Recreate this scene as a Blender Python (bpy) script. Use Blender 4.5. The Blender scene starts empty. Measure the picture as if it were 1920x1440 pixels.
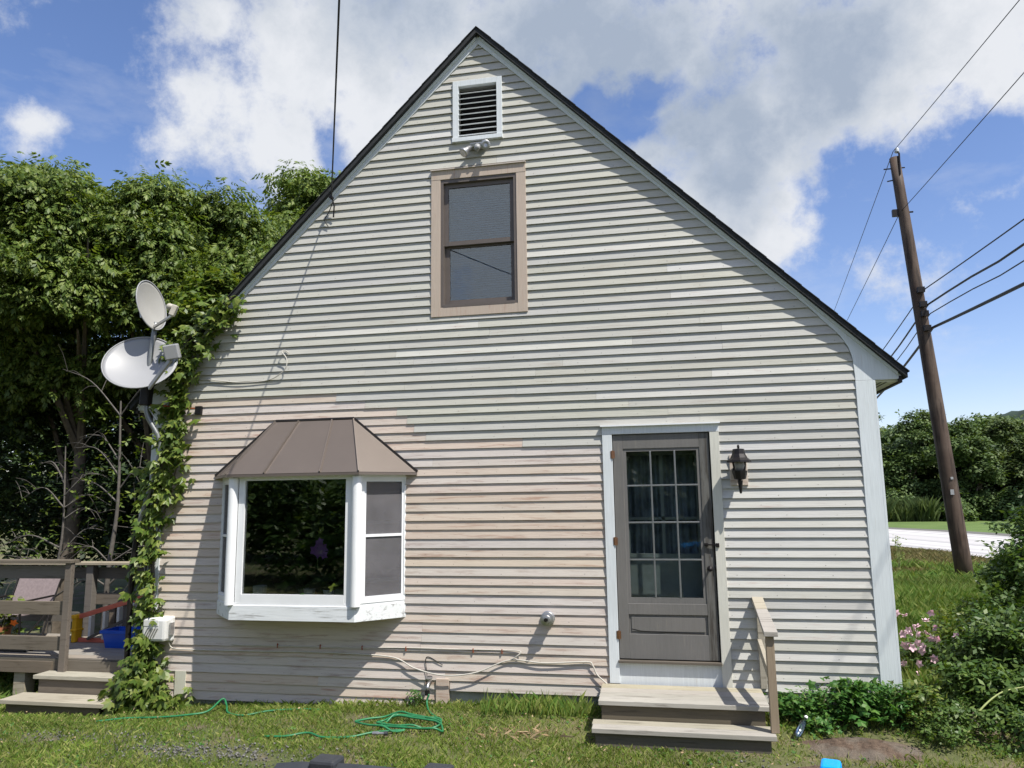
import bpy, math, random
import numpy as np
from mathutils import Vector, Matrix, Euler
random.seed(7); RNG = np.random.default_rng(7)
C = bpy.context.scene.collection
sc = bpy.context.scene
PI = math.pi
# ---------------------------------------------------------------- camera
CAM = Vector((0.4669, -7.1853, 1.4544))
cam_d = bpy.data.cameras.new('camera'); cam = bpy.data.objects.new('camera', cam_d); C.objects.link(cam)
_y, _p, _r = math.radians(-11.332), math.radians(8.775), math.radians(-0.803)
_f = Vector((math.sin(_y)*math.cos(_p), math.cos(_y)*math.cos(_p), math.sin(_p)))
_ri = Vector((math.cos(_y), -math.sin(_y), 0)); _u = _ri.cross(_f)
_r2 = math.cos(_r)*_ri + math.sin(_r)*_u; _u2 = -math.sin(_r)*_ri + math.cos(_r)*_u
m = Matrix((( _r2.x, _u2.x, -_f.x, CAM.x), (_r2.y, _u2.y, -_f.y, CAM.y), (_r2.z, _u2.z, -_f.z, CAM.z), (0, 0, 0, 1)))
cam.matrix_world = m
cam_d.sensor_width = 36; cam_d.lens = 36*1400/1920; cam_d.clip_start = 0.05; cam_d.clip_end = 3000
sc.camera = cam
# ---------------------------------------------------------------- sun, sky, exposure
SUNV = Vector((1.45, -1.0, 2.8)).normalized()
EXPOSURE = 0.62
SKY = 0.077
SUN = 4.6
sun_d = bpy.data.lights.new('sun', 'SUN'); sun_d.energy = SUN; sun_d.angle = math.radians(0.5); sun_d.color = (1.0, 0.955, 0.88)
sun = bpy.data.objects.new('sun', sun_d); C.objects.link(sun); sun.location = (6, -6, 12)
sun.rotation_euler = SUNV.to_track_quat('Z', 'Y').to_euler()
w = bpy.data.worlds.new('World'); sc.world = w; w.use_nodes = True
sc.view_settings.view_transform = 'Standard'; sc.view_settings.look = 'None'
sc.view_settings.exposure = EXPOSURE; sc.view_settings.gamma = 1; sc.view_settings.use_curve_mapping = False
nt = w.node_tree; nt.nodes.clear(); N = nt.nodes.new; L = nt.links.new
def mth(nt, op, a, b=None, c=None, clamp=False):
    n = nt.nodes.new('ShaderNodeMath'); n.operation = op; n.use_clamp = clamp
    for i, v in enumerate((a, b, c)):
        if v is None: continue
        if isinstance(v, (int, float)): n.inputs[i].default_value = v
        else: nt.links.new(v, n.inputs[i])
    return n.outputs[0]
def mixc(nt, f, a, b, mode='MIX'):
    n = nt.nodes.new('ShaderNodeMix'); n.data_type = 'RGBA'; n.blend_type = mode
    for i, v in ((0, f), (6, a), (7, b)):
        if isinstance(v, (int, float)): n.inputs[i].default_value = v
        elif isinstance(v, tuple): n.inputs[i].default_value = (*v[:3], 1)
        else: nt.links.new(v, n.inputs[i])
    return n.outputs[2]
def noise(nt, vec, scale, detail=4, rough=.55, dist=0, out=0):
    n = nt.nodes.new('ShaderNodeTexNoise'); n.inputs['Scale'].default_value = scale
    n.inputs['Detail'].default_value = detail; n.inputs['Roughness'].default_value = rough
    n.inputs['Distortion'].default_value = dist
    if vec is not None: nt.links.new(vec, n.inputs['Vector'])
    return n.outputs[out]
def ramp(nt, f, stops):
    n = nt.nodes.new('ShaderNodeValToRGB'); e = n.color_ramp.elements
    while len(e) < len(stops): e.new(0.5)
    for k, (p, c) in enumerate(stops):
        e[k].position = p; e[k].color = (*c, 1) if isinstance(c, tuple) else (c, c, c, 1)
    nt.links.new(f, n.inputs[0]); return n.outputs[0]
def mapr(nt, v, a, b, c=0., d=1., smooth=False):
    n = nt.nodes.new('ShaderNodeMapRange'); n.clamp = True
    if smooth: n.interpolation_type = 'SMOOTHSTEP'
    nt.links.new(v, n.inputs[0])
    for i, x in enumerate((a, b, c, d)): n.inputs[1+i].default_value = x
    return n.outputs[0]
def scalev(nt, vec, s, loc=(0, 0, 0)):
    n = nt.nodes.new('ShaderNodeMapping'); n.inputs['Scale'].default_value = s; n.inputs['Location'].default_value = loc
    nt.links.new(vec, n.inputs['Vector']); return n.outputs[0]

def build_sky():
    sky = N('ShaderNodeTexSky'); sky.sky_type = 'NISHITA'; sky.sun_disc = False
    sky.sun_elevation = math.asin(SUNV.z); sky.sun_rotation = math.atan2(SUNV.x, SUNV.y)
    sky.air_density = 1.0; sky.dust_density = 0.6; sky.ozone_density = 1.6; sky.altitude = 200
    tc = N('ShaderNodeTexCoord'); d = tc.outputs['Generated']
    # clouds: soft groups at their bearings, broken up by turbulence, thinner noise everywhere else
    blobs = [(-0.464, 0.765, 0.446, 0.1), (-0.405, 0.755, 0.516, 0.11), (-0.475, 0.687, 0.549, 0.05), (-0.346, 0.759, 0.551, 0.13),
      (-0.257, 0.789, 0.558, 0.13), (-0.162, 0.806, 0.569, 0.1), (-0.069, 0.838, 0.541, 0.14), (0.031, 0.856, 0.517, 0.15),
      (0.073, 0.897, 0.436, 0.12), (-0.012, 0.906, 0.422, 0.07), (0.116, 0.921, 0.373, 0.09), (0.150, 0.937, 0.315, 0.052),
      (0.129, 0.883, 0.451, 0.12), (0.209, 0.848, 0.488, 0.15), (0.27, 0.857, 0.43, 0.06), (0.291, 0.818, 0.496, 0.11),
      (0.352, 0.805, 0.478, 0.09), (-0.655, 0.635, 0.412, 0.034), (-0.425, 0.8, 0.424, 0.06), (-0.35, 0.82, 0.45, 0.08), (0.06, 0.93, 0.362, 0.06),
      (0.2, 0.6, 0.77, 0.5), (-0.3, 0.45, 0.84, 0.4), (0.55, 0.7, 0.46, 0.1), (-0.7, -0.3, 0.5, 0.4), (0.5, -0.8, 0.35, 0.35), (0.9, 0.2, 0.35, 0.25), (-0.2, -0.95, 0.3, 0.25)]
    warp = noise(nt, d, 7, 3, .6, out=1)
    wv = N('ShaderNodeVectorMath'); wv.operation = 'MULTIPLY_ADD'; L(warp, wv.inputs[0]); wv.inputs[1].default_value = (.09, .09, .09); 
    ad = N('ShaderNodeVectorMath'); ad.operation = 'SUBTRACT'; L(d, ad.inputs[0]); ad.inputs[1].default_value = (.045, .045, .045)
    L(ad.outputs[0], wv.inputs[2]); dw = wv.outputs[0]
    NEG = [(-.036, .882, .47, .075), (.016, .865, .50, .04), (-.382, .813, .44, .05), (-.085, .873, .478, .04), (.25, .9, .36, .08), (.345, .855, .385, .06)]  # gaps of blue
    best = None
    for (x, y, z, r) in blobs:
        l = math.sqrt(x*x+y*y+z*z)
        ds = N('ShaderNodeVectorMath'); ds.operation = 'DISTANCE'; L(dw, ds.inputs[0]); ds.inputs[1].default_value = (x/l, y/l, z/l)
        v = mth(nt, 'MULTIPLY_ADD', ds.outputs['Value'], -1.0/r, 1.0)
        if best is None: best = v
        else:
            n = N('ShaderNodeMath'); n.operation = 'SMOOTH_MAX'; L(best, n.inputs[0]); L(v, n.inputs[1]); n.inputs[2].default_value = .35; best = n.outputs[0]
    best = mth(nt, 'MAXIMUM', best, -0.8)
    n1 = noise(nt, d, 9, 10, .66); n2 = noise(nt, d, 3.2, 5, .55)
    dens = mth(nt, 'ADD', best, mth(nt, 'MULTIPLY_ADD', n1, 3.0, -1.60))
    for (x, y, z, r) in NEG:
        l = math.sqrt(x*x+y*y+z*z); ds = N('ShaderNodeVectorMath'); ds.operation = 'DISTANCE'; L(dw, ds.inputs[0]); ds.inputs[1].default_value = (x/l, y/l, z/l)
        dens = mth(nt, 'SUBTRACT', dens, mth(nt, 'MULTIPLY', mth(nt, 'MAXIMUM', mth(nt, 'MULTIPLY_ADD', ds.outputs['Value'], -1.0/r, 1.0), 0.), mth(nt, 'MULTIPLY_ADD', n2, 5.0, -1.2)))
    a = mapr(nt, dens, -0.34, 0.52, 0, 1, True)
    wisp = mapr(nt, noise(nt, scalev(nt, d, (1, 1, 2.4)), 5.5, 8, .6), .52, .8, 0, .35)
    a = mth(nt, 'MAXIMUM', a, wisp)
    # body of the cloud: thick parts grey, edges bright
    thick = mapr(nt, mth(nt, 'ADD', dens, mth(nt, 'MULTIPLY_ADD', n2, 2.2, -1.1)), .0, .95, 0, 1, True)
    fine = noise(nt, d, 20, 7, .62)
    core = None
    for (x, y, z, r) in ((-0.10, 0.83, 0.548, .15), (-0.02, 0.85, 0.525, .12), (0.075, 0.885, 0.46, .11), (0.10, 0.915, 0.39, .06), (0.20, 0.845, 0.495, .12), (-.28, .75, .6, .1), (.1, .7, .7, .2), (-.4, .5, .8, .3), (.5, .5, .75, .3)):
        l = math.sqrt(x*x+y*y+z*z); ds = N('ShaderNodeVectorMath'); ds.operation = 'DISTANCE'; L(dw, ds.inputs[0]); ds.inputs[1].default_value = (x/l, y/l, z/l)
        v = mth(nt, 'MULTIPLY_ADD', ds.outputs['Value'], -1.0/r, 1.0); core = v if core is None else mth(nt, 'MAXIMUM', core, v)
    core = mth(nt, 'MAXIMUM', core, -.5)
    thick = mapr(nt, mth(nt, 'ADD', mth(nt, 'MULTIPLY', core, .9), mth(nt, 'ADD', mth(nt, 'MULTIPLY_ADD', n1, 1.3, -.65), mth(nt, 'MULTIPLY_ADD', n2, .9, -.45))), -.35, .75, 0, 1, True)
    cc = ramp(nt, mth(nt, 'ADD', thick, mth(nt, 'MULTIPLY_ADD', fine, .7, -.35)), [(0, (6.9, 7.1, 7.5)), (.35, (5.6, 5.95, 6.5)), (.7, (4.5, 5.0, 5.8)), (1, (3.3, 3.9, 4.9))])
    g = N('ShaderNodeHueSaturation'); g.inputs['Saturation'].default_value = 1.14; g.inputs['Value'].default_value = 1.5; L(mixc(nt, 1., sky.outputs[0], (1.07, .965, 1.02), 'MULTIPLY'), g.inputs['Color'])
    col = mixc(nt, a, g.outputs[0], cc)
    bg = N('ShaderNodeBackground'); bg.inputs[1].default_value = SKY; L(col, bg.inputs[0])
    out = N('ShaderNodeOutputWorld'); L(bg.outputs[0], out.inputs[0])
build_sky()

# ================================================================ materials
M = {}
def newmat(name):
    mt = bpy.data.materials.new(name); mt.use_nodes = True; t = mt.node_tree; b = t.nodes['Principled BSDF']
    b.inputs['Specular IOR Level'].default_value = .35
    M[name] = mt; return mt, t, b
def bump(t, b, h, strength=.3, dist=.01):
    n = t.nodes.new('ShaderNodeBump'); n.inputs['Strength'].default_value = strength; n.inputs['Distance'].default_value = dist
    t.links.new(h, n.inputs['Height']); t.links.new(n.outputs[0], b.inputs['Normal'])
def objco(t): return t.nodes.new('ShaderNodeTexCoord').outputs['Object']
def orand(t): return t.nodes.new('ShaderNodeObjectInfo').outputs['Random']
def plain(name, col, rough=.6, metal=0., var=.12, scale=8, bmp=.15, spec=.35):
    mt, t, b = newmat(name); co = objco(t)
    n = noise(t, co, scale, 6, .6)
    v = mapr(t, n, .3, .7, 1-var, 1+var)
    c = mixc(t, 1.0, col, v, 'MULTIPLY')
    t.links.new(c, b.inputs['Base Color']); b.inputs['Roughness'].default_value = rough; b.inputs['Metallic'].default_value = metal
    b.inputs['Specular IOR Level'].default_value = spec
    if bmp: bump(t, b, noise(t, co, scale*6, 4), bmp, .004)
    return mt
def painted(name, col, under, dirt, wear=.5, axis=0, rough=.62, hue=0.03, wearscale=1.0):
    """old paint on wood: grain along an axis, stains, flaked places showing the wood, tone differs per board"""
    mt, t, b = newmat(name); co = objco(t); r = orand(t)
    off = t.nodes.new('ShaderNodeVectorMath'); off.operation = 'ADD'; t.links.new(co, off.inputs[0])
    cmb = t.nodes.new('ShaderNodeCombineXYZ'); t.links.new(mth(t, 'MULTIPLY', r, 37.), cmb.inputs[0]); t.links.new(mth(t, 'MULTIPLY', r, 11.), cmb.inputs[1])
    t.links.new(cmb.outputs[0], off.inputs[1]); v = off.outputs[0]
    s = [14, 14, 14]; s[axis] = 1.1
    g1 = noise(t, scalev(t, v, tuple(x*wearscale for x in s)), 2.2, 7, .65, .3)
    s2 = [60, 60, 60]; s2[axis] = 2.5
    g2 = noise(t, scalev(t, v, tuple(s2)), 2.0, 5, .6)
    big = noise(t, v, 1.6, 5, .6)
    c = mixc(t, mapr(t, big, .35, .7, 0, .45), col, dirt)
    c = mixc(t, mapr(t, mth(t, 'ADD', g1, mth(t, 'MULTIPLY', g2, .25)), .80-.22*wear, .92-.18*wear, 0, .8), c, under)
    c = mixc(t, 1., c, mapr(t, g2, .25, .75, .9, 1.08), 'MULTIPLY')
    hs = t.nodes.new('ShaderNodeHueSaturation'); t.links.new(c, hs.inputs['Color'])
    t.links.new(mapr(t, mth(t, 'FRACT', mth(t, 'MULTIPLY', r, 7.3)), 0, 1, .5-hue*.25, .5+hue*.25), hs.inputs['Hue'])
    t.links.new(mapr(t, mth(t, 'FRACT', mth(t, 'MULTIPLY', r, 13.7)), 0, 1, 1-hue*1.6, 1+hue*1.3), hs.inputs['Value'])
    t.links.new(mapr(t, mth(t, 'FRACT', mth(t, 'MULTIPLY', r, 3.1)), 0, 1, .6, 1.35), hs.inputs['Saturation'])
    t.links.new(hs.outputs[0], b.inputs['Base Color']); b.inputs['Roughness'].default_value = rough
    b.inputs['Specular IOR Level'].default_value = .25
    bump(t, b, mth(t, 'ADD', g2, g1), .35, .003)
    return mt
painted('siding_grey', (.435, .43, .388), (.34, .305, .26), (.375, .372, .33), .42)
painted('siding_white', (.515, .51, .475), (.41, .345, .31), (.45, .445, .40), .45)
painted('siding_beige', (.53, .462, .402), (.33, .235, .19), (.45, .415, .35), .66)
painted('trim_white', (.60, .64, .655), (.42, .40, .36), (.50, .54, .54), .15, 2)
painted('trim_flaked', (.68, .71, .72), (.17, .16, .14), (.60, .62, .60), .62, 0, hue=.01, wearscale=.8)
painted('trim_cream', (.55, .545, .46), (.36, .34, .29), (.46, .46, .40), .35, 2)
painted('trim_tan', (.46, .395, .34), (.36, .27, .23), (.40, .36, .30), .5, 2)
painted('door_grey', (.155, .15, .143), (.20, .185, .16), (.10, .10, .095), .28, 2, hue=.01)
painted('door_worn', (.13, .13, .122), (.042, .036, .03), (.09, .085, .078), .85, 2, hue=.01)
painted('wood_deck', (.15, .13, .107), (.07, .058, .045), (.11, .097, .08), .6, 0)  # railing wood coloured darker for the tree shade lying on it
painted('wood_floor', (.29, .26, .22), (.15, .13, .11), (.22, .2, .17), .5, 0)
painted('wood_pale', (.36, .33, .265), (.13, .11, .085), (.22, .20, .155), .6, 0, hue=.04)
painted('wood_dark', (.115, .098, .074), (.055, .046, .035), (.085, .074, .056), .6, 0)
painted('wood_post', (.27, .225, .165), (.13, .10, .07), (.21, .175, .13), .6, 2)
painted('pole_wood', (.066, .046, .036), (.016, .012, .010), (.17, .14, .115), .9, 2, wearscale=.45)
plain('foundation', (.28, .29, .26), .9, 0, .25, 6, .5)
plain('shingle', (.022, .024, .026), .85, 0, .3, 30, .5)
plain('roof_brown', (.135, .112, .095), .42, .25, .05, 3, .03, .5)
plain('roof_edge_dark', (.03, .026, .024), .5, .3)
plain('vinyl_white', (.72, .735, .74), .38, 0, .04, 5, .02, .5)
plain('frame_bronze', (.12, .102, .09), .5, .2, .08)
plain('dark_metal', (.020, .018, .018), .45, .5, .2, 30)
plain('galvanized', (.42, .42, .42), .38, .85, .15, 20)
plain('dish_grey', (.27, .275, .28), .45, 0, .04, 3, .02, .5)
plain('dish_cream', (.30, .295, .27), .45, 0, .05, 4, .02, .5)
plain('lnb_beige', (.42, .39, .33), .55)
plain('steel_pipe', (.20, .21, .21), .45, .6)
plain('box_white', (.60, .60, .58), .5, 0, .08, 7, .1)
plain('cable_white', (.46, .44, .39), .55)
plain('cable_black', (.016, .016, .018), .55)
plain('brass', (.36, .19, .11), .4, .9)
plain('iron_black', (.02, .018, .017), .5, .6)
plain('lamp_glass', (.30, .29, .28), .25, 0, .05)
plain('hose_green', (.016, .15, .055), .45, 0, .2, 12, .05, .5)
plain('plastic_blue', (.004, .075, .50), .4, 0, .06, 4, .02, .5)
plain('lid_blue', (.0, .30, .80), .4, 0, .04, 4, .02, .5)
plain('bin_black', (.030, .032, .036), .5, 0, .2, 14, .2, .5)
plain('ladder_orange', (.58, .15, .10), .45, 0, .12)
plain('ladder_yellow', (.72, .40, .015), .45, 0, .1)
plain('aluminium', (.42, .42, .40), .42, .7)
plain('chair_cloth', (.24, .195, .195), .9, 0, .15, 30, .3)
plain('insulator', (.55, .58, .62), .2, 0)
plain('room_dark', (.045, .043, .04), .9)  # near-black surfaces stand for the unlit rooms behind the openings
plain('curtain_blue', (.17, .19, .22), .9, 0, .5, 5)
plain('inner_door', (.24, .25, .24), .7)
plain('blind', (.07, .14, .21), .7)  # blue of the sky mirrored in the glass is put into the slats
plain('pot_white', (.6, .6, .58), .4)
plain('pot_green', (.16, .2, .12), .5)
plain('terracotta', (.35, .14, .07), .7)
plain('petal_purple', (.42, .16, .50), .6, 0, .25, 40)
plain('petal_pink', (.72, .50, .56), .6, 0, .35, 40)
plain('petal_orange', (.8, .18, .03), .6)
plain('bark', (.115, .095, .075), .95, 0, .3, 12, .9)
plain('bark_pale', (.11, .10, .088), .95, 0, .3, 14, .6)
plain('cane_green', (.30, .34, .13), .7)
plain('hill_green', (.020, .036, .026), 1., 0, .45, .12, 0)
plain('rust', (.25, .07, .03), .9)
plain('nail', (.16, .145, .125), .9)
def glass(name, tint=(.9, .95, .95), rough=.0, refl=1.0):
    mt, t, b = newmat(name); t.nodes.remove(b)
    tr = t.nodes.new('ShaderNodeBsdfTransparent'); tr.inputs[0].default_value = (*tint, 1)
    gl = t.nodes.new('ShaderNodeBsdfGlossy'); gl.inputs['Roughness'].default_value = rough
    fr = t.nodes.new('ShaderNodeFresnel'); fr.inputs[0].default_value = 1.6
    co = objco(t); nb = t.nodes.new('ShaderNodeBump'); nb.inputs['Strength'].default_value = .06; nb.inputs['Distance'].default_value = .02
    t.links.new(noise(t, co, 1.7, 2), nb.inputs['Height']); t.links.new(nb.outputs[0], gl.inputs['Normal'])
    mx = t.nodes.new('ShaderNodeMixShader'); t.links.new(mth(t, 'MULTIPLY', fr.outputs[0], refl, clamp=True), mx.inputs[0])
    t.links.new(tr.outputs[0], mx.inputs[1]); t.links.new(gl.outputs[0], mx.inputs[2])
    t.links.new(mx.outputs[0], t.nodes['Material Output'].inputs[0]); return mt
glass('glass', (.8, .85, .85), .0, 1.7); glass('glass_door', (.85, .9, .9), .0, .5); glass('glass_upper', (.82, .93, 1.0), .0, 2.0)  # blue tint of the upper panes stands for mirrored sky
def screenmat():
    mt, t, b = newmat('insect_screen'); b.inputs['Base Color'].default_value = (.16, .155, .165, 1); b.inputs['Roughness'].default_value = .8
    tr = t.nodes.new('ShaderNodeBsdfTransparent'); mx = t.nodes.new('ShaderNodeMixShader'); t.links.new(mapr(t, noise(t, objco(t), 5, 4), .3, .7, .35, .6), mx.inputs[0])
    t.links.new(tr.outputs[0], mx.inputs[1]); t.links.new(b.outputs[0], mx.inputs[2]); t.links.new(mx.outputs[0], t.nodes['Material Output'].inputs[0])
screenmat()
glass('bottle_plastic', (.75, .85, .92), .05, 2.0)
def leafmat(name, ca, cb, cc, trans=.30, rough=.5, hue_scale=.35):
    mt, t, b = newmat(name)
    gi = t.nodes.new('ShaderNodeNewGeometry'); r = gi.outputs['Random Per Island']
    c = ramp(t, r, [(0, ca), (.5, cb), (1, cc)])
    n = noise(t, objco(t), hue_scale, 3)
    c = mixc(t, 1., c, mapr(t, n, .3, .7, .75, 1.25), 'MULTIPLY')
    t.links.new(c, b.inputs['Base Color']); b.inputs['Roughness'].default_value = rough
    b.inputs['Specular IOR Level'].default_value = .3
    tl = t.nodes.new('ShaderNodeBsdfTranslucent'); mx = t.nodes.new('ShaderNodeMixShader'); mx.inputs[0].default_value = trans
    yc = mixc(t, 1., c, (1.5, 1.5, .55), 'MULTIPLY'); t.links.new(yc, tl.inputs[0])
    t.links.new(b.outputs[0], mx.inputs[1]); t.links.new(tl.outputs[0], mx.inputs[2])
    t.links.new(mx.outputs[0], t.nodes['Material Output'].inputs[0]); return mt
leafmat('leaf_tree', (.048, .088, .016), (.098, .152, .026), (.19, .235, .055))
leafmat('leaf_dark', (.016, .032, .012), (.028, .052, .016), (.05, .08, .024), .18)  # darker leaf colour, also painted-in canopy shade for the low foliage behind the deck
leafmat('leaf_vine', (.05, .095, .015), (.10, .155, .024), (.19, .22, .05), .3, .42, 2)
leafmat('leaf_weed', (.035, .11, .022), (.06, .16, .03), (.12, .22, .045), .3, .5, 2)
leafmat('leaf_shrub', (.040, .085, .018), (.068, .125, .026), (.13, .19, .045), .25, .45, 1.5)
leafmat('leaf_far', (.045, .082, .024), (.073, .12, .034), (.12, .17, .05), .2, .6, .1)
leafmat('leaf_far2', (.05, .08, .025), (.08, .12, .036), (.13, .17, .052), .2, .6, .1)
leafmat('grass_blade', (.10, .17, .024), (.175, .25, .045), (.31, .31, .11), .3, .6, .8)
leafmat('grass_tall', (.085, .17, .03), (.15, .23, .05), (.25, .28, .09), .3, .6, .45)
leafmat('grass_dry', (.15, .13, .06), (.21, .17, .075), (.13, .16, .05), .2, .8, .6)
leafmat('straw', (.30, .21, .12), (.38, .28, .17), (.26, .17, .09), .1, .8, 3)
def groundmat():
    mt, t, b = newmat('ground_soil'); co = objco(t)
    n = noise(t, co, 2.2, 7, .62); n2 = noise(t, co, 30, 5, .65); n3 = noise(t, co, .35, 4)
    g = mixc(t, mapr(t, n2, .3, .7), (.05, .072, .022), (.105, .12, .042))
    s = mixc(t, mapr(t, n2, .35, .7), (.10, .08, .052), (.19, .155, .11))
    c = mixc(t, mapr(t, n, .5, .62), g, s)
    c = mixc(t, mapr(t, n3, .42, .62, 0, .5), c, (.16, .14, .06))
    t.links.new(c, b.inputs['Base Color']); b.inputs['Roughness'].default_value = .95; bump(t, b, n2, .8, .03)
groundmat()
def soilmat():
    mt, t, b = newmat('bed_soil'); co = objco(t); n = noise(t, co, 26, 7, .7); n2 = noise(t, co, 5, 4)
    c = mixc(t, mapr(t, n, .3, .7), (.055, .036, .024), (.17, .12, .085)); c = mixc(t, mapr(t, n2, .45, .6, 0, .6), c, (.17, .15, .12))
    t.links.new(c, b.inputs['Base Color']); b.inputs['Roughness'].default_value = .95; bump(t, b, n, 1., .03)
soilmat()
def gravelmat():
    mt, t, b = newmat('gravel'); co = objco(t)
    c = ramp(t, orand(t), [(0, (.13, .13, .125)), (.5, (.22, .21, .20)), (1, (.3, .29, .27))])
    gi = t.nodes.new('ShaderNodeNewGeometry'); c = ramp(t, gi.outputs['Random Per Island'], [(0, (.07, .07, .066)), (.5, (.11, .108, .10)), (1, (.19, .185, .17))])
    t.links.new(c, b.inputs['Base Color']); b.inputs['Roughness'].default_value = .9
gravelmat()
def roadmat():
    mt, t, b = newmat('road_surface'); co = objco(t)
    dp = t.nodes.new('ShaderNodeVectorMath'); dp.operation = 'DOT_PRODUCT'; t.links.new(co, dp.inputs[0]); dp.inputs[1].default_value = (1, .27, 0); cx_ = t.nodes.new('ShaderNodeCombineXYZ'); t.links.new(dp.outputs['Value'], cx_.inputs[0]); s = noise(t, cx_.outputs[0], 1.1, 3, .6); n = noise(t, co, 12, 6)
    c = mixc(t, mapr(t, s, .38, .62), (.25, .25, .26), (.58, .56, .54)); c = mixc(t, mapr(t, n, .3, .7, 0, .25), c, (.5, .48, .45))
    t.links.new(c, b.inputs['Base Color']); b.inputs['Roughness'].default_value = .8
roadmat()
def fieldmat():
    mt, t, b = newmat('field_grass'); co = objco(t); n = noise(t, co, .5, 6, .6); n2 = noise(t, co, 9, 6, .7)
    c = mixc(t, mapr(t, n, .35, .65), (.085, .14, .035), (.13, .19, .05)); c = mixc(t, mapr(t, n2, .3, .7, 0, .5), c, (.06, .10, .025))
    t.links.new(c, b.inputs['Base Color']); b.inputs['Roughness'].default_value = .95; bump(t, b, n2, .6, .05)
fieldmat()

# ================================================================ geometry helpers
ORG = {}
def root(name, label, cat, loc=(0, 0, 0), group=None):
    o = bpy.data.objects.new(name, None); o.empty_display_size = .1; C.objects.link(o); o.location = loc
    ORG[o.name] = Vector(loc); tag(o, label, cat, group); return o
def tag(o, label=None, cat=None, group=None, kind=None):
    if label: o['label'] = label
    if cat: o['category'] = cat
    if group: o['group'] = group
    if kind: o['kind'] = kind
    return o
def link(name, me, mats, parent=None, loc=None, smooth=False, bevel=0):
    """links a mesh whose vertices are in world coordinates, moved to its parent's origin"""
    if not isinstance(mats, (list, tuple)): mats = [mats]
    for x in mats: me.materials.append(M[x])
    o = bpy.data.objects.new(name, me); C.objects.link(o)
    org = ORG[parent.name] if parent else Vector(loc or (0, 0, 0))
    if org.length > 0: me.transform(Matrix.Translation(-org))
    if parent: o.parent = parent
    else: o.location = org
    ORG[o.name] = org
    if smooth: me.polygons.foreach_set('use_smooth', [True]*len(me.polygons))
    if bevel:
        bv = o.modifiers.new('edge', 'BEVEL'); bv.width = bevel; bv.segments = 2; bv.limit_method = 'ANGLE'
    return o
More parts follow.
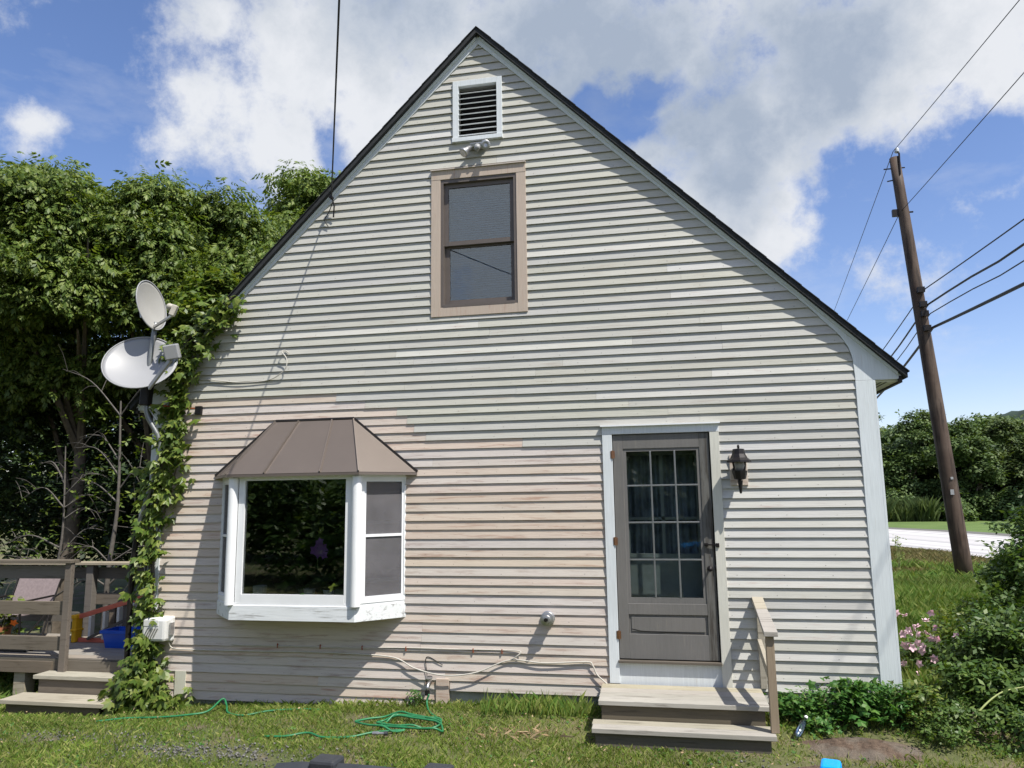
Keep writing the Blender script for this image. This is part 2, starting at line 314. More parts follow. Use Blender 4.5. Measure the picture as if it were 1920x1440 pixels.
class MB:
    def __init__(s): s.v = []; s.f = []; s.m = []
    def add(s, v, f, m=0):
        k = len(s.v); s.v += [tuple(x) for x in v]; s.f += [tuple(i+k for i in q) for q in f]; s.m += [m]*len(f); return s
    def box(s, x0, x1, y0, y1, z0, z1, m=0):
        return s.add([(x0, y0, z0), (x1, y0, z0), (x1, y1, z0), (x0, y1, z0), (x0, y0, z1), (x1, y0, z1), (x1, y1, z1), (x0, y1, z1)],
              [(0, 3, 2, 1), (4, 5, 6, 7), (0, 1, 5, 4), (1, 2, 6, 5), (2, 3, 7, 6), (3, 0, 4, 7)], m)
    def obox(s, c, size, rot=(0, 0, 0), m=0):
        R = Euler(rot).to_matrix(); c = Vector(c); h = [x/2 for x in size]
        v = [c + R @ Vector((sx*h[0], sy*h[1], sz*h[2])) for sz in (-1, 1) for sx, sy in ((-1, -1), (1, -1), (1, 1), (-1, 1))]
        return s.add(v, [(0, 3, 2, 1), (4, 5, 6, 7), (0, 1, 5, 4), (1, 2, 6, 5), (2, 3, 7, 6), (3, 0, 4, 7)], m)
    def bar(s, a, b, wd, ht, up=(0, 0, 1), m=0):
        a = Vector(a); b = Vector(b); d = (b-a).normalized(); r = d.cross(Vector(up)).normalized(); u = r.cross(d)
        v = [p + r*(sx*wd/2) + u*(sz*ht/2) for p in (a, b) for sx, sz in ((-1, -1), (1, -1), (1, 1), (-1, 1))]
        return s.add(v, [(0, 3, 2, 1), (4, 5, 6, 7), (0, 1, 5, 4), (1, 2, 6, 5), (2, 3, 7, 6), (3, 0, 4, 7)][:0] + [(0, 1, 2, 3), (7, 6, 5, 4), (0, 4, 5, 1), (1, 5, 6, 2), (2, 6, 7, 3), (3, 7, 4, 0)], m)
    def prism(s, pts, y0, y1, m=0):
        """polygon in the XZ plane given between two Y planes"""
        n = len(pts); v = [(x, y0, z) for x, z in pts] + [(x, y1, z) for x, z in pts]
        f = [tuple(range(n)), tuple(range(2*n-1, n-1, -1))] + [(i, i+n, (i+1) % n + n, (i+1) % n) for i in range(n)]
        return s.add(v, f, m)
    def plan(s, pts, z0, z1, m=0):
        n = len(pts); v = [(x, y, z0) for x, y in pts] + [(x, y, z1) for x, y in pts]
        f = [tuple(range(n-1, -1, -1)), tuple(range(n, 2*n))] + [(i, (i+1) % n, (i+1) % n + n, i+n) for i in range(n)]
        return s.add(v, f, m)
    def tube(s, pts, r, n=8, cap=True, m=0):
        pts = [Vector(p) for p in pts]; rs = r if isinstance(r, (list, tuple)) else [r]*len(pts)
        t = (pts[1]-pts[0]).normalized(); u = t.orthogonal().normalized(); V = []
        for i, p in enumerate(pts):
            a = pts[max(i-1, 0)]; b = pts[min(i+1, len(pts)-1)]; t2 = (b-a)
            t2 = t2.normalized() if t2.length > 1e-9 else t
            q = t.rotation_difference(t2); u = (q @ u).normalized(); t = t2; w_ = t.cross(u)
            V += [p + (u*math.cos(2*PI*k/n) + w_*math.sin(2*PI*k/n))*rs[i] for k in range(n)]
        F = [(i*n+k, i*n+(k+1) % n, (i+1)*n+(k+1) % n, (i+1)*n+k) for i in range(len(pts)-1) for k in range(n)]
        if cap: F += [tuple(range(n-1, -1, -1)), tuple(range((len(pts)-1)*n, len(pts)*n))]
        return s.add(V, F, m)
    def lathe(s, prof, c, axis=(0, 0, 1), n=16, sx=1., m=0):
        ax = Vector(axis).normalized(); u = ax.orthogonal().normalized()
        if abs(ax.z) < .95: u = Vector((0, 0, 1)).cross(ax).normalized()
        w_ = ax.cross(u); c = Vector(c); V = []
        for r, h in prof: V += [c + ax*h + (u*math.cos(2*PI*k/n)*sx + w_*math.sin(2*PI*k/n))*r for k in range(n)]
        F = [(i*n+k, i*n+(k+1) % n, (i+1)*n+(k+1) % n, (i+1)*n+k) for i in range(len(prof)-1) for k in range(n)]
        F += [tuple(range(n-1, -1, -1)), tuple(range((len(prof)-1)*n, len(prof)*n))]
        return s.add(V, F, m)
    def build(s, name, mats, parent=None, loc=None, smooth=False, bevel=0, recalc=True):
        me = bpy.data.meshes.new(name); me.from_pydata(s.v, [], s.f)
        if not isinstance(mats, (list, tuple)): mats = [mats]
        if len(mats) > 1: me.polygons.foreach_set('material_index', s.m)
        if recalc:
            import bmesh
            bm = bmesh.new(); bm.from_mesh(me); bmesh.ops.recalc_face_normals(bm, faces=bm.faces); bm.to_mesh(me); bm.free()
        return link(name, me, mats, parent, loc, smooth, bevel)
def bez(p, n=24):
    """smooth curve through points (Catmull-Rom)"""
    p = [Vector(x) for x in p]; q = [p[0]*2-p[1]] + p + [p[-1]*2-p[-2]]; out = []
    for i in range(1, len(q)-2):
        for k in range(n):
            t = k/n; a, b, c, d = q[i-1], q[i], q[i+1], q[i+2]
            out.append(.5*((2*b) + (c-a)*t + (2*a-5*b+4*c-d)*t*t + (3*b-a-3*c+d)*t**3))
    return out + [p[-1]]
def npmesh(name, V, nper, mats, parent=None, loc=None):
    """mesh made of separate polygons with nper corners each; V (n*nper,3)"""
    me = bpy.data.meshes.new(name); nv = len(V); nf = nv//nper
    me.vertices.add(nv); me.vertices.foreach_set('co', np.ascontiguousarray(V, dtype=np.float32).ravel())
    me.loops.add(nv); me.loops.foreach_set('vertex_index', np.arange(nv, dtype=np.int32))
    me.polygons.add(nf); me.polygons.foreach_set('loop_start', np.arange(0, nv, nper, dtype=np.int32))
    me.polygons.foreach_set('loop_total', np.full(nf, nper, dtype=np.int32)); me.update(calc_edges=True)
    return link(name, me, mats, parent, loc)
def tmpl(leaves):
    """template of folded leaflets: (base xyz, direction angle, length, width, droop) -> (K*4,3), two triangles folded at midrib as one quad"""
    out = []
    for (bx, by, bz, ang, ln, wd, dr) in leaves:
        d = np.array([math.cos(ang), math.sin(ang), -dr]); d /= np.linalg.norm(d); sd = np.array([-math.sin(ang), math.cos(ang), 0.])
        b = np.array([bx, by, bz]); mid = b + d*ln*.45
        out += [b, mid + sd*wd/2 + np.array([0, 0, -.12*wd]), b + d*ln, mid - sd*wd/2 + np.array([0, 0, -.12*wd])]
    return np.array(out)
SPRAY = tmpl([(.25, 0, 0, 1.0, .42, .17, .45), (.25, 0, 0, -1.0, .42, .17, .45), (.55, 0, -.03, .8, .45, .18, .55), (.55, 0, -.03, -.8, .45, .18, .55), (.8, 0, -.08, .5, .42, .16, .7), (.8, 0, -.08, -.5, .42, .16, .7), (.85, 0, -.1, 0, .5, .18, .8)])
TUFT = tmpl([(.0, 0, 0, a, .75, .5, .25+.2*(i % 2)) for i, a in enumerate((0, 1.3, 2.5, 3.9, 5.1))])
PAIR = tmpl([(0.1, 0, 0, 0.5, .8, .42, .2), (0.1, 0, 0, -1.6, .8, .42, .4), (0, 0, .1, 2.7, .8, .42, .1)])
CREEPER = tmpl([(0, 0, 0, a, l, .42, .3) for a, l in ((0, 1.), (.7, .92), (-.7, .92), (1.5, .7), (-1.5, .7))])
def spread(T, P, heading, scale, tilt, rng, droop=0.):
    """copies template T at points P with headings (radians), scales and random tilts"""
    n = len(P); ch, sh = np.cos(heading), np.sin(heading)
    a = rng.normal(droop, tilt, n); b = rng.normal(0, tilt, n)
    ca, sa, cb, sb = np.cos(a), np.sin(a), np.cos(b), np.sin(b)
    Rz = np.zeros((n, 3, 3)); Rz[:, 0, 0] = ch; Rz[:, 0, 1] = -sh; Rz[:, 1, 0] = sh; Rz[:, 1, 1] = ch; Rz[:, 2, 2] = 1
    Ry = np.zeros((n, 3, 3)); Ry[:, 0, 0] = ca; Ry[:, 0, 2] = sa; Ry[:, 1, 1] = 1; Ry[:, 2, 0] = -sa; Ry[:, 2, 2] = ca
    Rx = np.zeros((n, 3, 3)); Rx[:, 0, 0] = 1; Rx[:, 1, 1] = cb; Rx[:, 1, 2] = -sb; Rx[:, 2, 1] = sb; Rx[:, 2, 2] = cb
    R = Rz @ Ry @ Rx
    V = np.einsum('nij,kj->nki', R, T) * scale[:, None, None] + P[:, None, :]
    return V.reshape(-1, 3)
def crown(blobs, nclump, nleaf, sig, size, rng, T=SPRAY, droop=.35, tilt=.35, centre=None, billow=0):
    """foliage points: clumps over the outside of ellipsoids, sprays round each clump"""
    out = []; hd = []
    if billow:
        nb = []
        for (x, y, z, rx, rz) in blobs:
            nb.append((x, y, z, rx*.72, rz*.72))
            for q in range(billow):
                u = rng.normal(size=3); u /= np.linalg.norm(u); f = rng.uniform(.7, 1.0); k = rng.uniform(.28, .46)
                if u[2] < -.5: u[2] = -u[2]
                nb.append((x+u[0]*rx*f, y+u[1]*rx*f, z+u[2]*rz*f, rx*k, rz*k*.8))
        blobs = nb
    tot = sum(b[3]*b[4] for b in blobs)
    for (x, y, z, rx, rz) in blobs:
        k = max(3, int(nclump*rx*rz/tot)); u = rng.normal(size=(k, 3)); u /= np.linalg.norm(u, axis=1)[:, None]
        u[:, 2] = np.where(u[:, 2] < -.55, -u[:, 2], u[:, 2])
        rad = rng.uniform(.55, 1.06, k)[:, None]
        cp = np.array([x, y, z]) + u*rad*np.array([rx, rx, rz])
        m_ = rng.integers(int(nleaf*.5), int(nleaf*1.5)+1, k)
        p = np.repeat(cp, m_, 0); p = p + rng.normal(size=p.shape)*sig*np.array([1, 1, .6])
        o = p - np.array([x, y, z]); h = np.arctan2(o[:, 1], o[:, 0]) + rng.normal(0, .9, len(p))
        out.append(p); hd.append(h)
    P = np.concatenate(out); H = np.concatenate(hd)
    return spread(T, P, H, rng.uniform(.7, 1.3, len(P))*size, tilt, rng, droop)

def gz(x, y):
    """height of the ground"""
    a = np.interp(x, [-12, -6, -4.6, -1.6, 1.5, 2.5, 7, 12, 30], [-.75, -.66, -.60, -.46, -.42, -.40, -.38, -.5, -.5])
    t = np.clip(-y/.8, 0, 1); a = a*(1-t) + np.interp(x, [-6, -4, -2], [-.6, -.54, -.515])*t
    t2 = np.clip((y-9)/5, 0, 1); a = np.where(y > 0, a*(1-t2) + (-.5)*t2, a)
    return a
# ================================================================ ground, road, far land
def sheet(name, xs, ys, zf, mat, loc=(0, 0, 0)):
    X, Y = np.meshgrid(xs, ys); Z = zf(X, Y); V = np.stack([X, Y, Z], -1).reshape(-1, 3); nx = len(xs)
    F = [(j*nx+i, j*nx+i+1, (j+1)*nx+i+1, (j+1)*nx+i) for j in range(len(ys)-1) for i in range(nx-1)]
    me = bpy.data.meshes.new(name); me.from_pydata(V.tolist(), [], F); o = link(name, me, mat, None, loc, True); return o
xs = np.unique(np.concatenate([np.linspace(-1500, -40, 12), np.linspace(-40, -8, 17), np.linspace(-8, 12, 81), np.linspace(12, 60, 33), np.linspace(60, 1500, 14)]))
ys = np.unique(np.concatenate([np.linspace(-1500, -20, 12), np.linspace(-20, -4, 9), np.linspace(-4, 16, 81), np.linspace(16, 80, 33), np.linspace(80, 1500, 12)]))
tag(sheet('ground', xs, ys, lambda x, y: gz(x, y) + .012*np.sin(x*3.1+y*2.2)*np.sin(y*4.3-x), 'ground_soil'), kind='structure')
def strip(name, left, right, z, mat):
    n = len(left); v = [(x, y, z) for x, y in left] + [(x, y, z) for x, y in right]
    me = bpy.data.meshes.new(name); me.from_pydata(v, [], [(i, i+1, n+i+1, n+i) for i in range(n-1)]); return link(name, me, mat, None, (0, 0, 0))
nearE = [(8.9, -40), (9.4, -5), (9.6, 10), (9.5, 17), (9.15, 20.6), (8.3, 23.6), (6.0, 29), (1.5, 36), (-8, 45), (-30, 58)]
farE = [(15.6, -40), (15.9, -5), (15.9, 10), (15.6, 22), (14.7, 29.5), (13.6, 34), (11.6, 38.6), (6.5, 46), (-3, 56), (-26, 71)]
tag(strip('road', nearE, farE, -.41, 'road_surface'), kind='structure')
shl = [(x+.1, y-.3) for x, y in farE]; shr = [(x+1.3, y+.8) for x, y in farE]
tag(strip('road_shoulder', shl, shr, -.416, 'gravel'), kind='structure')
tag(strip('far_field', [(x+.8, y+.4) for x, y in farE], [(x+60, y+60) for x, y in farE], -.44, 'field_grass'), kind='structure')
# wooded hills on the skyline
def hills():
    xs = np.linspace(-500, 700, 401); ys = np.linspace(230, 620, 70); rng = np.random.default_rng(3)
    ph = rng.uniform(0, 6, 8)
    def zf(X, Y):
        prof = 30 + 10*np.sin(X/95+ph[0]) + 9*np.sin(X/47+ph[1]) + 3*np.sin(X/19+ph[2]) + 1.5*np.sin(X/7+Y/9) + np.clip((X-120)/14, -6, 14) + 4*np.exp(-((X-175)/50)**2)
        t = np.clip((Y-230)/150, 0, 1); t = t*t*(3-2*t); return -6 + prof*1.14*t*np.where(Y > 430, 1-(Y-430)/400, 1) + .35*rng.normal(size=X.shape)*t
    return tag(sheet('wooded_hills', xs, ys, zf, 'hill_green'), kind='structure')
hills()
# ================================================================ the house
XL, XR, XC = -4.936, 2.346, -1.2925
APEX, SL = 6.45, 1.0                                    # top of the roof edge at the ridge, slope
ROOFY = -.09
house = root('house', 'grey and beige clapboard house with steep gable end', 'house', (XC, 0, -.4))
def roofz(x): return APEX - abs(x-XC)                   # top of roof
def inner_x(z):                                         # where the siding meets the rake boards, right side (distance from centre)
    pts = [(6.295, .0), (3.317, 3.012), (3.056, 3.25), (2.896, 3.395), (2.793, 3.455), (2.662, 3.487), (2.445, 3.494), (-2, 3.494)]
    if z >= pts[0][0]: return 0
    for (z0, d0), (z1, d1) in zip(pts, pts[1:]):
        if z >= z1: return d0 + (d1-d0)*(z0-z)/(z0-z1)
    return 3.494
OPEN = [(-1.715, -.885, 3.40, 4.80), (-1.52, -1.08, 5.24, 5.83), (-.03, .915, -.50, 2.06), (-4.08, -2.08, .40, 1.72)]  # window, vent, door, bay
def wall():
    """sheathing behind the clapboards with the openings left out"""
    b = MB(); xs = sorted({XL+.02, XR-.02, XC} | {v for o in OPEN for v in o[:2]})
    for x0, x1 in zip(xs, xs[1:]):
        xm = (x0+x1)/2; holes = sorted((o[2], o[3]) for o in OPEN if o[0] < xm < o[1]); z = -.30
        for h0, h1 in holes:
            if h0 > z: b.box(x0, x1, .0, .12, z, h0)
            z = h1
        b.prism([(x0, z), (x1, z), (x1, roofz(x1)-.12), (x0, roofz(x0)-.12)], 0, .12)
    b.box(XL+.02, XL+.14, .12, 8, -.3, 2.35); b.box(XR-.14, XR-.02, .12, 8, -.3, 2.35)
    b.prism([(XL+.02, -.3), (XR-.02, -.3), (XR-.02, 2.35), (XC, roofz(XC)-.15), (XL+.02, 2.35)], 8, 8.12)
    b.box(XL+.1, XR-.1, .12, 8, -.32, -.25); b.box(XL+.1, XR-.1, .12, 8, 2.55, 2.65)
    b.build('wall', 'siding_grey', house)
wall()
MB().box(XL+.03, XR-.03, .02, .2, -1.2, -.29).box(XL+.03, XL+.2, .2, 8.1, -1.2, -.29).box(XR-.2, XR-.03, .2, 8.1, -1.2, -.29).build('foundation', 'foundation', house)
b = MB()
for x0, x1, y0, y1 in ((XL+.15, XR-.15, 3.6, 3.7), (XL+.15, XL+.2, .13, 3.6), (XR-.2, XR-.15, .13, 3.6), (-1.95, -1.9, .13, 3.6)): b.box(x0, x1, y0, y1, -.25, 2.55)
b.box(-2.6, -.2, 1.2, 1.25, 2.66, 5.0)
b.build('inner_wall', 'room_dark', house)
# clapboards, one course after the other
def clapboards():
    rnd = random.Random(11); z = -.3285 - 2*.0878; count = 0
    holes = [(-1.806+.06, -.796-.06, 3.36, 4.84), (-1.569+.03, -1.033-.03, 5.22, 5.86), (-.097+.05, .981-.05, -.6, 2.09), (-4.09, -2.07, .36, 1.74)]
    NB = MB()
    k = -2
    while z < 6.28:
        e = .0878 + rnd.uniform(-.0035, .0035)
        zt = min(z+e+.012, 6.29); d0, d1 = inner_x(z), inner_x(zt)
        segs = [(-d0, d0)]
        if k < 0: segs = [(-3.494, -.33 - .02*k*0)]     # only the low end of the slope
        if k == 0: segs = [(-3.494, -.45), (-.32, 3.494)]
        ab = [(XC+a, XC+c) for a, c in segs]
        for h in holes:
            if z+e*.5 > h[2] and z+e*.35 < h[3]:
                n2 = []
                for a, c in ab:
                    if h[1] <= a or h[0] >= c: n2.append((a, c)); continue
                    if h[0] > a: n2.append((a, h[0]))
                    if h[1] < c: n2.append((h[1], c))
                ab = n2
        pieces = []
        for a, c in ab:                                 # board joints
            cuts = [a]; x = a + rnd.uniform(1.4, 3.4)
            # joints follow the edge of the bare patch where the old paint was stripped
            edge = None
            if 1.9 < z < 2.52: edge = XC + np.interp(z, [1.9, 2.05, 2.2, 2.35, 2.52], [1.25, -.55, -.72, -.98, -1.85]) + rnd.uniform(-.15, .12)
            if edge and a+.15 < edge < c-.15: cuts.append(float(edge)); x = edge + rnd.uniform(1.4, 3.2)
            while x < c-.7 and len(cuts) < 3: cuts.append(x); x += rnd.uniform(1.8, 3.6)
            cuts.append(c); pieces += list(zip(cuts, cuts[1:]))
        for a, c in pieces:
            xm = (a+c)/2; rr = rnd.random()
            if xm < .0 and (z < 1.93 or (z < 2.52 and xm < (edge if edge else -2.2))): mat = 'siding_beige'
            elif xm > .9 and .1 < z < 1.7: mat = 'siding_white' if rr < .72 else 'siding_grey'
            elif xm > .9 and z < 2.6: mat = 'siding_white' if rr < .3 else 'siding_grey'
            else: mat = 'siding_grey' if rr < .93 else 'siding_white'
            zb0 = z + rnd.uniform(-.0015, .0015); zb1 = z + rnd.uniform(-.0015, .0015); g = .0007
            a1 = a + (d0-d1 if abs(a-(XC-d0)) < 1e-6 else 0); c1 = c - (d0-d1 if abs(c-(XC+d0)) < 1e-6 else 0)
            if c1-a1 < .02: c1 = a1+.02
            yo = (-.0185 if mat == 'siding_beige' else -.0235) + rnd.uniform(-.0015, .0015)
            v = [(a+g, yo, zb0), (c-g, yo, zb1), (c1-g, -.0035, zt), (a1+g, -.0035, zt), (a+g, yo+.010, zb0), (c-g, yo+.010, zb1), (c1-g, .0, zt), (a1+g, .0, zt)]
            bb = MB(); bb.add(v, [(0, 1, 2, 3), (5, 4, 7, 6), (4, 5, 1, 0), (3, 2, 6, 7), (4, 0, 3, 7), (1, 5, 6, 2)])
            o = bb.build('clapboard', mat, house, recalc=False); count += 1
            x = a + rnd.uniform(.03, .3)
            while x < c-.02:
                if rnd.random() < .8:
                    zz = z + rnd.uniform(.018, .026); s_ = rnd.uniform(.0026, .0042)
                    yy = yo + (zz-z)/(zt-z)*(.012) - .0006
                    NB.add([(x-s_, yy, zz), (x, yy, zz-s_), (x+s_, yy, zz), (x, yy, zz+s_)], [(0, 1, 2, 3)])
                x += .4064 if rnd.random() < .6 else rnd.uniform(.3, .5)
        z += e; k += 1
    tag(NB.build('nail_heads', 'nail', house, recalc=False), kind='stuff')
    print('clapboards', count)
clapboards()
# low patch beside the tap and base of the left corner
MB().box(-1.745, -1.62, -.03, 0, -.62, -.225).build('patch_board', 'siding_beige', house)
MB().box(-1.86, -1.747, -.012, 0, -.36, -.225).build('patch_board', 'siding_beige', house)
MB().box(-4.53, -4.41, -.024, 0, -.62, -.235).build('patch_board', 'trim_cream', house)
# corner boards
MB().prism([(2.2, -.46), (XR, -.46), (XR, 2.47), (2.2, 2.47)], -.028, 0).box(XR, XR+.022, -.028, .11, -.46, 2.47).build('corner_board', 'trim_white', house, bevel=.002)
MB().prism([(XL, -.62), (XL+.15, -.62), (XL+.15, 2.47), (XL, 2.47)], -.028, 0).box(XL-.022, XL, -.028, .11, -.62, 2.47).build('corner_board', 'trim_white', house, bevel=.002)
# frieze boards under the roof edge, widening over the eaves
def frieze(sg):
    inner = [(3.317, 3.012), (3.15, 3.17), (3.056, 3.25), (2.97, 3.33), (2.896, 3.395), (2.793, 3.455), (2.72, 3.478), (2.662, 3.487), (2.53, 3.494), (2.473, 3.494)]
    pts = [(0, 6.295 if sg > 0 else 6.285)] + [(d, z - (.012 if sg < 0 else 0)) for z, d in inner] + [(3.85, 2.473), (3.88, 2.50)]
    top = [(3.88, APEX-.07-3.88), (0, APEX-.07)]
    P = [(XC+sg*d, z) for d, z in pts+top]
    # build as strips so the concave outline stays clean
    b = MB(); low = pts; 
    for (d0, z0), (d1, z1) in zip(low, low[1:]):
        if abs(d1-d0) < 1e-4: continue
        q = [(XC+sg*d0, z0), (XC+sg*d1, z1), (XC+sg*d1, APEX-.066-d1), (XC+sg*d0, APEX-.066-d0)]
        b.prism(q, -.026, 0)
    b.build('frieze_board', 'trim_white', house)
    # thin moulding where roof meets frieze
    b = MB(); 
    for d0, d1 in ((.02, 3.85),):
        b.add([(XC+sg*d, y, APEX-.066-d-dz) for d in (d0, d1) for y, dz in ((-.046, 0), (-.027, 0), (-.027, .028), (-.040, .028))], [(0, 1, 2, 3), (7, 6, 5, 4), (0, 4, 5, 1), (1, 5, 6, 2), (2, 6, 7, 3), (3, 7, 4, 0)])
    b.build('rake_moulding', 'trim_white', house)
frieze(1); frieze(-1)
# roof: slab with dark edge, drip edge, eave boxes
for sg in (1, -1):
    D = 3.915
    def pl(d, y, dz): return (XC+sg*d, y, APEX-d-dz)
    b = MB()
    V = [pl(d, y, dz) for dz in (.0, .062) for y in (ROOFY, 8.2) for d in (0, D)]
    b.add(V, [(0, 1, 3, 2), (4, 6, 7, 5), (0, 4, 5, 1), (2, 3, 7, 6), (0, 2, 6, 4), (1, 5, 7, 3)])
    b.build('roof', 'shingle', house)
    b = MB()
    for k in range(27):                                 # shingle courses, seen on edge along the rake
        d0 = k*.146; d1 = min(d0+.165, D+.015)
        b.add([pl(d0, ROOFY-.012, -.004), pl(d1, ROOFY-.012, -.012), pl(d1, ROOFY-.012, -.002), pl(d0, ROOFY-.012, 0.002), pl(d0, 8.2, -.004), pl(d1, 8.2, -.018), pl(d1, 8.2, -.006), pl(d0, 8.2, .002)],
              [(0, 1, 2, 3), (7, 6, 5, 4), (0, 4, 5, 1), (1, 5, 6, 2), (2, 6, 7, 3), (3, 7, 4, 0)])
    tag(b.build('shingle_course', 'shingle', house), kind='stuff')
    x0, x1 = sorted((XC+sg*3.60, XC+sg*3.855))
    MB().box(x0, x1, 0.002, 8.1, 2.455, 2.475).build('eave_soffit', 'trim_cream', house)
    for q in (.04, .085): 
        xx = XC+sg*(3.68+q); MB().box(xx-.008, xx+.008, .03, 8, 2.452, 2.4549).build('soffit_vent_strip', 'dark_metal', house)
    x0, x1 = sorted((XC+sg*3.857, XC+sg*3.885)); MB().box(x0, x1, -.028, 8.1, 2.44, 2.50).build('eave_fascia', 'roof_edge_dark', house)
MB().obox((XC, 4.06, APEX-.012), (.05, 8.2, .03), (0, 0, 0)).build('ridge_cap', 'shingle', house)

# ---- gable vent
x0, x1, z0, z1 = -1.569, -1.033, 5.199, 5.882
b = MB().box(x0, x0+.062, -.036, .02, z0, z1).box(x1-.058, x1, -.036, .02, z0, z1).box(x0+.062, x1-.058, -.0345, .02, z1-.062, z1).box(x0-.004, x1+.004, -.05, .02, z0-.012, z0+.034)
vent = b.build('gable_vent', 'trim_white', house, bevel=.002)
for k in range(9):
    z = z0+.075+k*.0595
    MB().obox((-1.301, -.004, z), (x1-x0-.116, .06, .009), (math.radians(32), 0, 0)).build('louver', 'vinyl_white', vent)
MB().box(x0+.06, x1-.06, .10, .11, z0, z1).build('vent_screen', 'dark_metal', vent)

# ---- upper window
x0, x1, z0, z1 = -1.806, -.796, 3.309, 4.888
b = MB().box(x0, x0+.1, -.030, .02, z0, z1-.1).box(x1-.1, x1, -.030, .02, z0, z1-.1).box(x0, x1, -.032, .02, z1-.1, z1).box(x0+.1, x1-.1, -.028, .02, z0, z0+.095)
win = b.build('window', 'trim_tan', house, bevel=.002)
MB().box(x0-.004, x1+.004, -.05, .0, z1, z1+.012).build('head_flashing', 'trim_tan', win)
fx0, fx1, fz0, fz1 = x0+.1, x1-.1, z0+.095, z1-.1
b = MB().box(fx0, fx0+.03, -.022, .10, fz0, fz1).box(fx1-.03, fx1, -.022, .10, fz0, fz1).box(fx0+.03, fx1-.03, -.022, .10, fz1-.04, fz1).box(fx0+.03, fx1-.03, -.03, .10, fz0, fz0+.03)
b.build('frame', 'frame_bronze', win)
def sash(x0, x1, z0, z1, y, wd, par, mat, glassmat, yg=.012, bot=None):
    bt = bot or wd
    b = MB().box(x0, x0+wd, y, y+.035, z0, z1).box(x1-wd, x1, y, y+.035, z0, z1).box(x0+wd, x1-wd, y+.001, y+.034, z1-wd, z1).box(x0+wd, x1-wd, y-.002, y+.034, z0, z0+bt)
    s_ = b.build('sash', mat, par)
    MB().box(x0+wd-.004, x1-wd+.004, y+yg, y+yg+.004, z0+bt-.004, z1-wd+.004).build('pane', glassmat, par)
sash(fx0+.03, fx1-.03, 4.07, fz1-.04, .012, .045, win, 'frame_bronze', 'glass_upper')
sash(fx0+.03, fx1-.03, fz0+.03, 4.10, .050, .048, win, 'frame_bronze', 'glass_upper', bot=.06)
b = MB()
for k in range(50): b.obox((-1.30, .135, 3.46+k*.0255), (.72, .034, .0015), (math.radians(58), 0, 0))
b.box(-1.66, -.94, .12, .145, 4.72, 4.76)
bl = root('window_blind', 'closed horizontal blind behind the upstairs window glass', 'blind', (-1.3, .135, 3.45))
tag(b.build('slats', 'blind', bl), kind='stuff')

# ---- door with its trim
tr = MB().box(-.097, -.006, -.032, .03, -.21, 2.052).build('door_trim', 'trim_white', house, bevel=.002)
MB().box(.896, .981, -.032, .03, -.24, 2.052).build('door_trim', 'trim_cream', house, bevel=.002)
MB().box(-.097, .981, -.033, .03, 2.052, 2.125).build('door_trim', 'trim_white', house, bevel=.002)
MB().box(-.112, .994, -.060, .0, 2.125, 2.139).build('drip_cap', 'vinyl_white', house)
MB().box(-.006, .896, -.006, .03, -.235, -.028).build('kick_board', 'trim_white', house)
MB().box(-.014, .902, -.050, .03, -.028, -.006).build('door_sill', 'wood_dark', house, bevel=.003)
def mk(name, mat, mb, par, **k): return mb.build(name, mat, par, **k)
door = MB().box(0, .092, -.012, .028, .004, 2.045).build('storm_door', 'door_grey', house, bevel=.003)
MB().box(.797, .886, -.012, .028, .004, 2.045).build('stile', 'door_worn', door, bevel=.003)
MB().box(.092, .797, -.0115, .028, 1.912, 2.045).build('rail', 'door_grey', door, bevel=.002)
MB().box(.092, .797, -.0115, .028, .395, .492).build('rail', 'door_grey', door, bevel=.002)
MB().box(.092, .797, -.0115, .028, .004, .222).build('rail', 'door_grey', door, bevel=.002)
MB().box(.092, .797, .004, .014, .222, .395).box(.115, .772, -.003, .004, .245, .372).build('panel', 'door_grey', door, bevel=.003)
MB().prism([(.12, .262), (.20, .245), (.5, .236), (.76, .228), (.76, .232), (.5, .241), (.2, .251), (.12, .268)], -.0045, -.002).build('crack', 'dark_metal', door)
b = MB().box(.092, .122, -.004, .02, .492, 1.912).box(.770, .797, -.004, .02, .492, 1.912).box(.122, .770, -.0035, .02, 1.885, 1.912).box(.122, .770, -.0035, .02, .492, .545)
b.build('glazing_frame', 'door_grey', door)
gx = [.122, .338, .354, .562, .578, .770]; gzs = [.545, .876, .892, 1.215, 1.231, 1.556, 1.572, 1.885]
for x in (.338, .562): MB().box(x, x+.016, -.006, .016, .545, 1.885).build('muntin', 'steel_pipe', door, bevel=.003)
for z in (.876, 1.215, 1.556):
    MB().box(.122, .770, -.0052, .0155, z, z+.016).build('muntin', 'steel_pipe', door, bevel=.003)
for i in range(3):
    for j in range(4): MB().box(gx[2*i], gx[2*i+1], .004, .008, gzs[2*j], gzs[2*j+1]).build('pane', 'glass_door', door)
for z in (1.86, 1.055, .215):
    MB().lathe([(.006, -.04), (.006, .04)], (-.003, -.036, z), (0, 0, 1), 8).box(-.022, .018, -.036, -.0325, z-.035, z+.035).build('hinge', 'brass', door)
MB().bar((.80, -.03, 1.022), (.925, -.035, 1.018), .012, .012).box(.80, .83, -.03, -.012, 1.008, 1.034).box(.9, .93, -.045, -.03, 1.0, 1.035).build('latch', 'dark_metal', door)
MB().lathe([(.0, 0), (.021, 0), (.021, .006), (.009, .01), (.009, .035), (.024, .045), (.026, .058), (.016, .07), (0, .072)], (.838, -.012, .812), (0, -1, 0), 14).box(.885, .905, -.03, -.01, .79, .84).build('knob', 'dark_metal', door, smooth=True)
